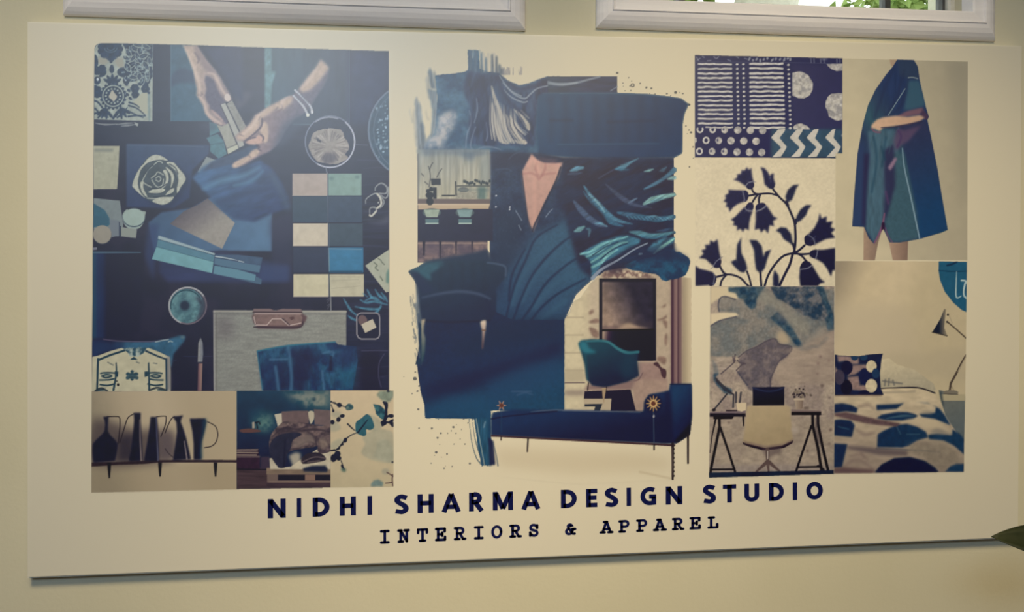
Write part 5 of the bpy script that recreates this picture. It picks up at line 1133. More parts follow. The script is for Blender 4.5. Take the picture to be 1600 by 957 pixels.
# ================================================================ 8: bluebell print
Z(1075, 240, 0.2195); panel('bluebell_print', 'indigo bellflowers on cream')
BL = [(51, 27), (1049, 35), (1049, 944), (51, 946)]
poly(BL, tex(tex((212, 202, 172), .05, scale=3, seed=220), .03, scale=22, seed=221))
BN = tex(grad((34, 36, 76), (24, 26, 58), (400, 100), (700, 940)), .14, scale=3, seed=222)
ST = (24, 30, 58)
with clip_to(BL):
    item('printed_flower_stems')
    for q, w in (([(650, 945), (690, 860), (725, 790), (745, 715)], 4.0), ([(545, 945), (570, 870), (620, 790), (680, 730), (750, 710)], 3.4), ([(755, 705), (765, 620), (760, 500), (735, 430), (700, 360), (650, 310), (605, 255)], [4, 3.6, 3.2]), ([(640, 300), (580, 285), (500, 290), (435, 300)], 3.0), ([(500, 292), (470, 280), (455, 255)], 3), ([(495, 295), (475, 320), (460, 345)], 3), ([(515, 292), (505, 320), (505, 350)], 3.2), ([(750, 712), (790, 690), (830, 655)], 3.4), ([(750, 712), (810, 718), (860, 715)], 3.2), ([(780, 712), (815, 735), (840, 765)], 3.2), ([(715, 370), (700, 340)], 3), ([(768, 500), (770, 470)], 3), ([(755, 680), (745, 640)], 3), ([(225, 800), (250, 845), (270, 860)], 3.4), ([(200, 880), (250, 868), (300, 862), (370, 885), (420, 935), (440, 950)], 3.2), ([(270, 868), (240, 905), (230, 945)], 3), ([(420, 840), (440, 900), (450, 945)], 3), ([(515, 850), (522, 945)], 3.6), ([(628, 945), (630, 920)], 3)):
        line(q, w, ST)
    def bell(cap, body, seam, cl):
        item('printed_bellflower'); poly(cap, BN, s=1); poly(body, BN, s=0, soft=.3)
        line(seam, [1.2, 1.6], (132, 136, 152), alpha=cl)
        for _ in range(5):
            i = RS.randrange(len(seam)); x, y = seam[i]; line([(x, y), (x + RS.uniform(-20, 20), y + RS.uniform(-16, 16))], 1, (84, 88, 120), alpha=.6, own=False)
    bell([(412, 235), (430, 205), (460, 200), (472, 225), (455, 254), (430, 254)], [(468, 205), (458, 170), (452, 130), (453, 103), (432, 118), (418, 97), (405, 122), (380, 118), (378, 145), (348, 150), (352, 172), (322, 186), (360, 198), (395, 222), (412, 232)], [(412, 232), (430, 208), (468, 200)], .9)
    bell([(600, 210), (618, 215), (608, 248), (575, 245)], [(515, 97), (545, 105), (570, 135), (582, 165), (590, 148), (612, 142), (608, 170), (620, 215), (612, 240), (595, 252), (570, 243), (545, 220), (540, 180), (530, 130)], [(590, 200), (585, 175)], .2)
    bell([(400, 265), (425, 275), (432, 305), (420, 335), (400, 340)], [(400, 263), (340, 262), (285, 258), (292, 282), (262, 300), (272, 318), (253, 340), (278, 352), (268, 378), (290, 385), (295, 418), (320, 385), (350, 362), (400, 342), (412, 300)], [(388, 272), (398, 300), (402, 335)], .8)
    bell([(408, 385), (430, 352), (455, 350), (468, 375), (455, 410), (425, 405)], [(404, 380), (370, 415), (335, 452), (305, 470), (330, 488), (320, 510), (350, 518), (348, 550), (372, 535), (392, 560), (405, 532), (432, 548), (435, 500), (445, 450), (460, 412), (425, 408)], [(405, 385), (420, 405), (458, 408)], .95)
    bell([(485, 410), (482, 375), (505, 355), (540, 352), (555, 375), (520, 400)], [(482, 412), (525, 400), (558, 370), (585, 410), (610, 450), (638, 462), (605, 480), (612, 518), (580, 510), (570, 570), (545, 538), (520, 565), (508, 535), (475, 545), (482, 480)], [(484, 410), (520, 398), (555, 375)], .95)
    bell([(832, 640), (830, 595), (860, 580), (900, 630), (880, 658), (850, 655)], [(840, 595), (900, 530), (925, 480), (938, 423), (950, 465), (988, 447), (985, 490), (1030, 483), (1015, 525), (1049, 540), (1018, 565), (1049, 600), (980, 610), (920, 640), (895, 655)], [(855, 580), (890, 605), (905, 645)], .7)
    bell([(865, 720), (880, 692), (920, 690), (915, 745), (885, 742)], [(900, 690), (970, 685), (1049, 672), (1049, 835), (1030, 830), (1018, 878), (990, 820), (960, 780), (905, 748), (870, 735), (868, 705)], [(922, 692), (918, 720), (910, 745)], .8)
    bell([(798, 805), (820, 770), (850, 765), (880, 790), (850, 818), (800, 822)], [(797, 822), (850, 812), (882, 792), (910, 840), (940, 890), (976, 918), (940, 925), (925, 946), (800, 946), (792, 880)], [(800, 825), (850, 818), (878, 800)], .9)
    bell([(180, 805), (195, 765), (225, 748), (238, 770), (225, 810), (200, 815)], [(234, 750), (222, 700), (210, 610), (185, 632), (158, 618), (155, 650), (120, 652), (128, 680), (95, 690), (112, 715), (78, 745), (125, 752), (160, 785), (180, 800), (210, 780)], [(180, 805), (200, 770), (228, 750)], .8)
    bell([(160, 850), (190, 862), (203, 895), (185, 935), (150, 938)], [(51, 798), (80, 820), (130, 832), (175, 845), (195, 880), (180, 935), (51, 945)], [(180, 855), (188, 880), (180, 930)], .7)
    item('printed_leaf')
    for q in ([(790, 222), (750, 225), (710, 260), (693, 310), (705, 352), (740, 330), (760, 280), (770, 245)], [(880, 368), (840, 368), (800, 400), (772, 450), (768, 495), (800, 480), (840, 440), (855, 400)], [(625, 548), (660, 525), (700, 530), (735, 575), (748, 660), (720, 635), (680, 610), (660, 570)], [(615, 828), (645, 870), (650, 945), (605, 945), (605, 880)], [(380, 597), (350, 650), (343, 760), (370, 840), (400, 848), (422, 820), (410, 770), (380, 710), (376, 650)], [(305, 772), (340, 755), (372, 790), (400, 848), (360, 835), (325, 800)], [(437, 615), (490, 618), (525, 660), (538, 740), (550, 700), (592, 683), (565, 750), (545, 820), (515, 852), (485, 830), (475, 760), (470, 690)]): poly(q, tex((28, 34, 66), .16, scale=3, seed=223), s=0, soft=.3)
    line([(705, 350), (740, 290), (785, 226)], .9, (60, 68, 96), alpha=.5); line([(770, 492), (810, 430), (870, 370)], .9, (60, 68, 96), alpha=.5)
back()

# ================================================================ 9: desk against a watercolour wall
photo(); panel('desk_print', 'trestle desk and chair against a watercolour wall')
DP = [(1110, 448), (1304, 447.5), (1303, 735), (1303, 741), (1108, 747)]
poly(DP, tex(mixn((170, 156, 138), (146, 132, 122), scale=18, seed=230), .14, scale=3, seed=231))
with clip_to(DP):
    Z(1090, 430, 0.1776)
    poly([(112, 100), (360, 98), (360, 210), (200, 200), (112, 260)], (204, 190, 156), soft=1); poly([(112, 340), (330, 325), (370, 348), (330, 370), (200, 400), (112, 452)], (210, 196, 162), soft=1)
    item('printed_watercolour_wall', 'grey and teal watercolour wash')
    GRW = tex(mixn((132, 128, 120), (106, 112, 112), scale=14, seed=232), .16, scale=3, seed=233)
    poly([(190, 215), (245, 190), (330, 215), (400, 210), (430, 260), (560, 130), (620, 110), (740, 240), (1200, 110), (1205, 480), (1150, 520), (1060, 640), (900, 665), (830, 640), (730, 620), (670, 560), (580, 590), (430, 670), (360, 720), (112, 720), (112, 450), (200, 400), (370, 360), (340, 330), (190, 325), (180, 260)], GRW, s=0, rough=1.5, soft=.8)
    TLW = tex(mixn((30, 62, 88), (66, 90, 104), scale=8, seed=234), .22, scale=3, seed=235)
    poly([(270, 105), (600, 100), (560, 150), (520, 210), (510, 290), (470, 300), (420, 260), (400, 210), (355, 205), (340, 160), (275, 145)], TLW, s=0, rough=1, soft=.6)
    poly([(640, 100), (1100, 100), (1150, 240), (1190, 340), (1195, 470), (1150, 500), (1130, 400), (1000, 390), (930, 350), (860, 300), (780, 250), (700, 210), (660, 150)], tex(mixn((34, 58, 82), (104, 106, 110), scale=10, seed=236), .2, scale=3, seed=237), rough=1.3, soft=1.2)
    poly([(1040, 100), (1110, 110), (1160, 260), (1195, 350), (1195, 480), (1150, 490), (1120, 380), (1150, 360), (1090, 200)], TLW, rough=1.4, soft=1.2)
    poly([(640, 380), (700, 330), (740, 350), (790, 400), (840, 480), (890, 560), (930, 630), (1060, 615), (1130, 540), (1160, 545), (1120, 600), (1060, 645), (920, 668), (860, 620), (820, 560), (740, 470), (680, 420)], TLW, rough=1.6, soft=1); ell(760, 360, 60, 70, (90, 92, 104), soft=4, alpha=.5)
    poly([(690, 520), (740, 490), (800, 540), (820, 600), (740, 615), (700, 580)], (182, 164, 134), soft=3, alpha=.9); poly([(930, 590), (1060, 480), (1090, 460), (1140, 510), (1060, 580), (960, 600)], (150, 142, 130), soft=3, alpha=.8)
    poly([(520, 215), (580, 130), (620, 150), (740, 250), (900, 370), (1000, 430), (960, 540), (850, 480), (700, 300), (560, 240)], tex((140, 138, 126), .14, scale=4, seed=238), soft=3, alpha=.8)
    PUR = tex(mixn((118, 108, 108), (94, 88, 96), scale=9, seed=239), .14, scale=3, seed=240)
    poly([(430, 670), (520, 630), (600, 580), (680, 560), (720, 610), (820, 630), (815, 680), (790, 720), (720, 760), (680, 840), (650, 900), (640, 980), (620, 1100), (440, 1000), (400, 930), (350, 860), (380, 800), (360, 740)], PUR, rough=1, soft=.8)
    lines([[(360, 725), (430, 670), (520, 632), (600, 585), (680, 562), (720, 610), (818, 628), (815, 680), (720, 755), (680, 830), (645, 910), (640, 990)]], 1.8, (66, 60, 76), alpha=.8, soft=1); lines([[(190, 320), (182, 260), (200, 205), (245, 190), (330, 215)], [(112, 452), (200, 402), (340, 368)], [(350, 850), (400, 920), (440, 970)]], 2, (58, 62, 82), alpha=.8, soft=1)
    poly([(130, 740), (170, 780), (190, 860), (160, 900), (200, 960), (300, 1010), (300, 1060), (230, 1040), (140, 930)], TLW, rough=1.4, soft=1.2); poly([(112, 720), (360, 740), (350, 850), (240, 870), (200, 860), (112, 880)], tex((158, 146, 132), .25, scale=3, sx=3, seed=241), soft=1.5, alpha=.7)
    lines([[(205, 870), (310, 780), (330, 750)], [(330, 700), (320, 760), (310, 720)], [(350, 750), (370, 770), (410, 775)], [(340, 840), (390, 790), (420, 780)]], 2, (78, 68, 78), alpha=.8)
    poly([(820, 660), (1205, 480), (1205, 957), (680, 957), (690, 820), (800, 720)], tex((160, 144, 128), .12, scale=4, sx=3, seed=242), soft=3, alpha=.8)
    for x, y, r in ((1055, 870, 9), (1155, 755, 8), (1190, 920, 8), (1080, 720, 12), (1060, 780, 10)): ell(x, y, r, r, (110, 88, 88), soft=1, alpha=.7)
    back(); Z(1090, 580, 0.188)
    rect(100, 400, 1140, 790, tex((160, 146, 126), .2, scale=5, sx=2, seed=243), soft=4, alpha=.6); rect(100, 780, 1140, 860, tex((150, 138, 128), .1, scale=5, seed=244), soft=1.5)
    for x, y, r in ((1035, 122, 14), (1095, 222, 10), (912, 665, 10), (1105, 490, 14), (840, 705, 8), (1095, 605, 8), (260, 430, 9)): ell(x, y, r, r, (96, 80, 76), soft=1, alpha=.8)
    item('printed_desk_lamp')
    lines([[(130, 330), (180, 270), (245, 190)], [(150, 60), (220, 130), (290, 190)], [(155, 80), (230, 160), (300, 195)]], [2.4, 2.2], (50, 50, 60)); lines([[(300, 200), (295, 300)], [(320, 180), (318, 260)], [(360, 180), (350, 270)]], 3, (56, 56, 66), alpha=.85); ell(135, 325, 16, 12, (30, 22, 32)); rect(235, 325, 330, 336, (40, 30, 40))
    item('printed_desk', 'dark trestle desk')
    DKW = (26, 16, 26)
    poly([(100, 345), (400, 332), (400, 350), (100, 360)], (118, 104, 110)); poly([(780, 318), (1025, 330), (1028, 345), (780, 345)], (126, 110, 106))
    rect(100, 352, 400, 382, (30, 18, 34)); rect(778, 340, 1028, 368, DKW); poly([(130, 378), (300, 378), (290, 400), (130, 402)], DKW)
    poly([(370, 380), (388, 380), (388, 460), (378, 462)], DKW)
    for q, w in (([(180, 390), (182, 470), (110, 820), (105, 860)], 4.4), ([(188, 470), (250, 650), (312, 840)], 3.8), ([(115, 820), (300, 818)], 3), ([(150, 400), (120, 540), (102, 680)], [3, 2, 1]), ([(955, 365), (958, 460), (1000, 640), (1030, 828)], 4.6), ([(945, 460), (890, 620), (820, 830)], 3.6), ([(830, 800), (1030, 796)], 3), ([(1000, 370), (1000, 440), (1040, 640), (1085, 830)], 4.4), ([(1000, 790), (1050, 820)], 3)): line(q, w, DKW, s=0)
    line([(985, 400), (985, 480), (1010, 600)], 3, (92, 80, 80), s=0, alpha=.7)
    item('printed_laptop'); poly([(458, 135), (720, 132), (720, 290), (458, 290)], grad((24, 26, 52), (12, 12, 30), (500, 140), (520, 280))); line([(460, 140), (520, 160), (590, 170), (660, 160), (718, 138)], 2.4, (42, 48, 78), soft=1)
    item('printed_mug'); poly([(322, 266), (405, 264), (400, 325), (365, 340), (330, 325)], (206, 190, 156))
    item('printed_plant_pot')
    for k in range(36): ell(855 + RS.gauss(0, 38), 185 + RS.gauss(0, 24), RS.uniform(5, 14), RS.uniform(4, 11), RS.choice([(64, 52, 56), (96, 84, 78), (44, 36, 44), (128, 116, 100)]), n=8, rot=RS.uniform(0, 90))
    poly([(805, 235), (880, 232), (872, 318), (818, 320)], grad((172, 156, 134), (120, 102, 90), (805, 260), (880, 260))); rect(800, 228, 885, 245, (184, 168, 144)); ell(900, 310, 24, 8, (86, 72, 66), soft=1)
    item('printed_shell_chair', 'beige swivel chair seen from behind')
    poly([(372, 590), (400, 600), (560, 640), (700, 620), (795, 575), (790, 600), (720, 640), (640, 655), (540, 660), (440, 635), (380, 612)], (34, 18, 34)); poly([(530, 650), (700, 640), (690, 690), (640, 700), (600, 720), (560, 700)], (98, 84, 82), soft=1.5, alpha=.7)
    poly([(412, 292), (560, 288), (735, 286), (768, 300), (775, 400), (785, 520), (795, 570), (720, 605), (640, 622), (560, 622), (460, 605), (375, 590), (388, 520), (400, 400)], tex(grad((178, 160, 124), (164, 146, 112), (400, 320), (500, 600)), .04, scale=8, seed=245), s=0, soft=.4)
    lines([[(545, 440), (540, 500), (510, 530)]], 4, (170, 152, 120), soft=3, alpha=.6); poly([(375, 580), (560, 625), (720, 605), (795, 565), (790, 585), (700, 625), (560, 640), (400, 605)], (118, 98, 84), soft=1, alpha=.8)
    lines([[(580, 655), (582, 760), (590, 835)], [(575, 760), (530, 800), (488, 838)], [(595, 760), (640, 800), (680, 832)]], [6, 4.5, 3], (92, 74, 70), s=0); line([(582, 670), (582, 730)], 2, (170, 160, 150))
    rect(560, 780, 612, 790, (120, 104, 96), soft=1, alpha=.5)
    ell(810, 490, 30, 22, (172, 160, 146), soft=1.5)
    back()
    poly([(96, 850), (1140, 828), (1140, 860), (96, 887)], grad((20, 40, 62), (22, 66, 96), (100, 850), (960, 850), (14, 26, 46))); 
back()
photo(); poly([(1108, 739), (1303, 735), (1303, 741), (1108, 747)], tex((16, 36, 56), .3, scale=12, seed=246))

# ================================================================ 10: bed with patterned linen
photo(); panel('bed_linen_print', 'bed with navy and cream patterned linen')
EP = [(1305, 408), (1511, 409), (1509, 560), (1506, 738), (1303, 741)]
poly(EP, tex(grad((150, 138, 116), (200, 184, 148), (1310, 420), (1440, 470), (204, 188, 152), (192, 178, 142)), .03, scale=12, seed=250))
with clip_to(EP):
    poly([(1305, 470), (1420, 480), (1440, 560), (1305, 580)], (192, 178, 147), soft=12, alpha=.8); poly([(1380, 555), (1509, 545), (1509, 600), (1380, 575)], (180, 168, 138), soft=6, alpha=.6)
    item('printed_round_sign', 'teal round sign with white script')
    Z(1290, 400, 0.1881)
    poly([(940, 45), (1175, 50), (1173, 470), (1130, 450), (1060, 390), (990, 300), (950, 200), (938, 120)], tex((34, 92, 124), .08, scale=5, seed=251), s=0)
    line([(940, 122), (1050, 130), (1175, 128)], 1.4, (16, 50, 78), alpha=.8); line([(1010, 80), (1050, 70), (1090, 50)], 3, (16, 54, 84))
    lines([[(1088, 130), (1085, 220), (1082, 320), (1095, 350), (1125, 335)]], [1, 2, 2.4, 1.6], (156, 186, 190)); lines([[(1128, 205), (1160, 208), (1172, 225)], [(1160, 225), (1148, 280), (1150, 330), (1173, 355)]], 2.6, (176, 200, 200))
    item('printed_wall_lamp')
    poly([(985, 442), (1000, 444), (990, 540), (985, 600), (1012, 665), (980, 660), (886, 635), (920, 580), (955, 520)], grad((28, 36, 52), (150, 138, 112), (940, 600), (1005, 600))); line([(886, 635), (1010, 666)], 1.6, (60, 54, 50)); ell(1016, 490, 9, 9, (40, 36, 40)); line([(1010, 548), (1090, 615), (1168, 686)], 2, (74, 62, 52), s=0); ell(1010, 550, 9, 9, (40, 36, 40)); line([(1028, 500), (1052, 560)], .8, (130, 118, 96), alpha=.8)
    line([(1168, 826), (1130, 890), (1095, 960), (1040, 1060), (1032, 1115), (1020, 1150)], 3.4, (84, 72, 60), s=0); line([(1165, 840), (1100, 960)], 1, (190, 176, 146), s=0); line([(1045, 1080), (1065, 1120)], 1, (130, 116, 96))
    back()
    Z(1290, 560, 0.1985)
    item('printed_bedside_table')
    poly([(890, 250), (1100, 300), (1090, 740), (960, 520), (905, 320)], tex(grad((108, 114, 108), (92, 104, 106), (950, 340), (1050, 600)), .06, scale=6, seed=252)); poly([(905, 285), (1100, 285), (1098, 335), (915, 335)], (176, 166, 132)); ell(985, 270, 60, 18, (124, 118, 102)); line([(930, 280), (1040, 285)], 1.4, (84, 80, 72)); poly([(895, 255), (915, 270), (935, 400), (910, 340)], (46, 62, 70), soft=1, alpha=.8)
    item('printed_cream_pillow')
    poly([(435, 10), (500, 0), (560, 50), (700, 90), (850, 200), (868, 250), (850, 265), (700, 230), (430, 240), (425, 120)], tex(grad((200, 188, 154), (172, 164, 138), (600, 40), (620, 220)), .06, scale=4, seed=253)); lines([[(470, 170), (465, 215)], [(500, 165), (495, 215)], [(530, 175), (540, 210)], [(450, 180), (520, 190), (600, 200)]], 2.4, (92, 94, 96), soft=1.2, alpha=.7)
    item('printed_duvet', 'duvet with navy half-circle motifs')
    DV = tex(grad((202, 186, 152), (150, 134, 118), (500, 260), (450, 880)), .1, scale=7, seed=254, sx=2)
    poly([(70, 290), (440, 290), (450, 240), (700, 230), (850, 270), (900, 340), (945, 450), (1000, 540), (1090, 660), (1090, 900), (60, 910)], DV)
    line([(440, 238), (600, 232), (740, 235), (860, 275)], [1.6, 2.4, 2.4], (56, 52, 56)); lines([[(450, 270), (600, 268), (700, 262)]], 3, (150, 140, 120), soft=1.5, alpha=.6)
    NB = tex(grad((22, 42, 76), (30, 60, 92), (100, 400), (900, 600)), .14, scale=5, seed=255)
    for q in ([(68, 362), (130, 355), (200, 368), (252, 395), (245, 430), (160, 420), (68, 435)], [(400, 368), (580, 360), (620, 350), (560, 400), (402, 410)], [(70, 487), (120, 482), (200, 492), (230, 530), (205, 622), (64, 608)], [(62, 672), (172, 678), (150, 770), (128, 860), (60, 862)], [(400, 475), (440, 445), (560, 425), (640, 424), (700, 440), (728, 455), (690, 480), (600, 492), (480, 490)], [(410, 600), (460, 570), (560, 525), (640, 518), (720, 540), (790, 580), (808, 625), (720, 650), (660, 690), (600, 705), (405, 702)], [(735, 440), (860, 430), (870, 380), (800, 355), (710, 348), (800, 350), (900, 400), (940, 450), (985, 530), (860, 480), (760, 465)], [(805, 605), (880, 590), (990, 605), (1000, 560), (1060, 600), (1090, 640), (1090, 760), (1010, 690), (930, 650), (815, 640)], [(388, 900), (440, 840), (540, 790), (660, 780), (780, 810), (860, 860), (890, 900)], [(940, 895), (980, 850), (1030, 830), (1090, 832), (1090, 900)]): poly(q, NB, s=0, soft=.5)
    poly([(388, 900), (440, 840), (540, 790), (660, 780), (780, 810), (860, 860), (890, 900)], (18, 16, 44), soft=1, alpha=.7)
    lines([[(480, 475), (600, 455), (690, 455)], [(640, 600), (740, 600)], [(560, 540), (590, 600)], [(100, 540), (180, 560)]], [1, 4, 1], (72, 108, 128), soft=1.4, alpha=.7)
    for q in ([(740, 430), (800, 415), (860, 425), (820, 440)], [(820, 590), (860, 555), (930, 545), (1000, 600), (900, 600)]): poly(q, (140, 134, 122), soft=1.5, alpha=.9)
    poly([(70, 435), (160, 425), (400, 480), (480, 495), (590, 515), (560, 540), (420, 528), (320, 515), (70, 455)], tex((98, 76, 78), .12, scale=4, seed=256), soft=1); poly([(175, 690), (420, 710), (650, 730), (640, 770), (420, 765), (170, 715)], (96, 84, 86), soft=1.6, alpha=.85); line([(400, 712), (700, 725), (900, 740)], 2, (60, 66, 80), alpha=.6, soft=1.4)
    for q in ([(240, 560), (300, 600), (380, 590)], [(200, 770), (280, 760), (330, 800)], [(160, 840), (260, 800), (380, 880)], [(260, 380), (330, 370), (380, 400)], [(280, 740), (300, 780)], [(700, 680), (780, 670), (860, 720), (940, 800)]): line(q, [2, 6, 2], (122, 104, 98), soft=3, alpha=.5)
    poly([(640, 690), (760, 650), (920, 660), (1040, 740), (1085, 820), (980, 840), (930, 890), (880, 870), (780, 790), (660, 740)], tex((136, 126, 108), .12, scale=5, seed=257), soft=3, alpha=.7); poly([(130, 860), (380, 880), (380, 905), (60, 905), (60, 870)], (84, 60, 64), soft=2, alpha=.8)
    poly([(620, 490), (740, 470), (860, 490), (960, 550), (1000, 600), (880, 545), (800, 560), (740, 530)], (198, 182, 148), soft=1.5, alpha=.8)
    item('printed_patterned_cushion', 'cushion with dark dots')
    poly([(72, -30), (110, -20), (260, -15), (350, -30), (450, -35), (440, 10), (428, 120), (435, 240), (455, 288), (72, 292)], tex((24, 36, 68), .15, scale=4, seed=258))
    with clip_to([(72, -30), (110, -20), (260, -15), (350, -30), (450, -35), (440, 10), (428, 120), (435, 240), (455, 288), (72, 292)]):
        for q in ([(90, -20), (260, -10), (262, 45), (215, 50), (160, 20), (100, 30)], [(215, 55), (320, 50), (340, 130), (300, 80), (230, 130), (170, 140)], [(170, 150), (260, 140), (270, 215), (350, 205), (330, 260), (210, 250)], [(72, 60), (110, 120), (72, 170)]): poly(q, tex((146, 122, 116), .14, scale=4, seed=259), soft=1)
        for x, y, a, b, c in ((168, 75, 45, 55, (20, 24, 56)), (312, 145, 50, 68, (20, 34, 72)), (360, 65, 42, 48, (202, 188, 152)), (360, 218, 46, 54, (206, 192, 156)), (165, 230, 45, 60, (18, 16, 44)), (395, 120, 30, 40, (34, 58, 92)), (305, 285, 46, 34, (26, 26, 56)), (110, 150, 40, 60, (66, 60, 78)), (420, 285, 36, 26, (20, 34, 66))): ell(x, y, a, b, tex(c, .1, scale=4, seed=260), n=18)
        for x in (228, 300): ell(x, -10, 30, 30, (34, 60, 92), n=14)
    poly([(72, 288), (455, 286), (440, 296), (72, 296)], (60, 44, 50), soft=1)
    back()

# ---------------------------------------------------------------- the board and its prints
BOARD_T = 0.020
YB = -BOARD_T                                # front face of the board
BC = [px(42, 33, YB), px(1598, 71, YB), px(1592, 842, YB), px(42, 905, YB)]
EDGE_MID = px(820, 874, YB)
board = empty('display_board', ((BC[0].x + BC[1].x) / 2, 0, BC[3].z))
tag(board, 'large cream printed design studio board with blue photo collages on the wall', 'board')
bo = board.location
bm = bmesh.new()
front = [BC[3], EDGE_MID, BC[2], BC[1], px(500, 46, YB), BC[0]]
fv = [bm.verts.new(p - bo) for p in front]; bv = [bm.verts.new(Vector((p.x, -0.001, p.z)) - bo) for p in front]
bm.faces.new(fv); bm.faces.new(bv[::-1])
for i in range(len(fv)):
    j = (i + 1) % len(fv); bm.faces.new((fv[j], fv[i], bv[i], bv[j]))
fix(bm)
bmesh.ops.bevel(bm, geom=[e for e in bm.edges if all(abs(v.co.y + bo.y - YB) < 1e-6 for v in e.verts)], offset=0.003, segments=2, affect='EDGES')
obj('board_panel', bm, M_board, board)

YP = YB - 0.0002
_n = INK / WHITE; _l = (_n @ np.array([0.3, 0.59, 0.11]))[..., None]
INK[:] = (_l + (_n - _l) * 0.88) * WHITE
def make_print():
    ids = IDS
    made = {}
    xs = np.arange(IW) * 1.0; ys = np.arange(IH) * 1.0
    c, s = math.cos(YAW), math.sin(YAW)
    xc = (xs - 800.0) / F_PX
    t = (CAM_D + YP) / (-s * xc + c)
    PX = (c * xc + s) * t
    T = t
    for i in sorted(NAMES):
        name, par, label = NAMES[i]
        cell = ids[:-1, :-1].copy()
        for other in (ids[:-1, 1:], ids[1:, :-1], ids[1:, 1:]):
            z = cell == 0; cell[z] = other[z]
        r, q = np.nonzero(cell == i)
        if len(r) == 0: continue
        quad = np.stack([(r + 1) * IW + q, (r + 1) * IW + q + 1, r * IW + q + 1, r * IW + q], 1)
        uniq, inv = np.unique(quad, return_inverse=True)
        vy, vx = uniq // IW, uniq % IW
        co = np.stack([PX[vx], np.full(len(uniq), YP), CAM_Z - (vy - 478.5) / F_PX * T[vx]], 1)
        P = made[par] if par in made else None
        org = Vector((float(co[:, 0].mean()), YP, float(co[:, 2].min())))
        co = co - np.array(org)
        me = bpy.data.meshes.new(name)
        nf = len(quad)
        me.vertices.add(len(uniq)); me.vertices.foreach_set('co', co.astype(np.float32).ravel())
        me.loops.add(nf * 4); me.loops.foreach_set('vertex_index', inv.reshape(-1).astype(np.int32))
        me.polygons.add(nf); me.polygons.foreach_set('loop_start', np.arange(0, nf * 4, 4, dtype=np.int32))
        me.update(calc_edges=True)
        col = np.ones((len(uniq), 4), dtype=np.float32)
        col[:, :3] = albedo(np.clip(INK[vy, vx], 0, 255))
        at = me.color_attributes.new('ink', 'FLOAT_COLOR', 'POINT')
        at.data.foreach_set('color', col.ravel())
        o = link(name, me, M_print)
        o.parent = board if not par else P
        o.location = org - (bo if not par else WORLD[par])
        WORLD[i] = org
        if label: o['label'] = label
        if name == 'printed_paint_droplets': o['kind'] = 'stuff'
        made[i] = o
WORLD = {}
make_print()

# ---------------------------------------------------------------- lettering: strokes on a unit em, cap height 1
def arc(cx, cy, rx, ry, a0, a1, n=18):
    return [(cx + rx * math.cos(math.radians(a0 + (a1 - a0) * i / n)), cy + ry * math.sin(math.radians(a0 + (a1 - a0) * i / n))) for i in range(n + 1)]
T = 0.235
h = T / 2
SANS = {   # width, strokes (centre lines)
    'N': (0.80, [[(h, 0), (h, 1)], [(0.80 - h, 0), (0.80 - h, 1)], [(h * 1.1, 1 - .08), (0.80 - h * 1.1, .08)]]),
    'I': (T, [[(h, 0), (h, 1)]]),
    'D': (0.76, [[(h, 0), (h, 1)], [(h, 1 - h)] + [(0.26, 1 - h)] + arc(0.28, .5, .48 - h, .5 - h, 90, -90) + [(h, h)]]),
    'H': (0.74, [[(h, 0), (h, 1)], [(0.74 - h, 0), (0.74 - h, 1)], [(h, .52), (0.74 - h, .52)]]),
    'S': (0.56, [[(.50, .83)] + arc(.30, .735, .205, .175, 62, 205, 10)[2:] + [(.20, .57), (.37, .45)] + arc(.27, .275, .195, .185, 40, -90, 10) + [(.03, .145)]]),
    'A': (0.86, [[(0.085, 0), (.43, .97)], [(.43, .97), (0.775, 0)], [(.2, .28), (.66, .28)]]),
    'R': (0.72, [[(h, 0), (h, 1)], [(h, 1 - h), (.28, 1 - h)] + arc(.30, .70, .215, .205, 90, -90, 10) + [(h, .495)], [(.30, .48), (.62, 0)]]),
    'M': (0.98, [[(h, 0), (h, 1)], [(.98 - h, 0), (.98 - h, 1)], [(h * 1.3, .93), (.49, .08)], [(.98 - h * 1.3, .93), (.49, .08)]]),
    'E': (0.55, [[(h, 0), (h, 1)], [(h, 1 - h), (.55, 1 - h)], [(h, .52), (.51, .52)], [(h, h), (.55, h)]]),
    'G': (0.76, [[(.68, .83)] + arc(.46, .5, .36, .5 - h + .005, 62, 270, 20)[1:] + [(.66, .13), (.66, .47)], [(.66 + h, .47), (.42, .47)]]),
    'T': (0.66, [[(.33, 0), (.33, 1)], [(0, 1 - h), (.66, 1 - h)]]),
    'U': (0.74, [[(h, 1), (h, .38)] + arc(.37, .36, .37 - h, .36 - h, 180, 360, 16) + [(.74 - h, 1)]]),
    'O': (0.86, [arc(.43, .5, .43 - h, .5 - h, 0, 360, 36)]),
}
t2 = 0.15
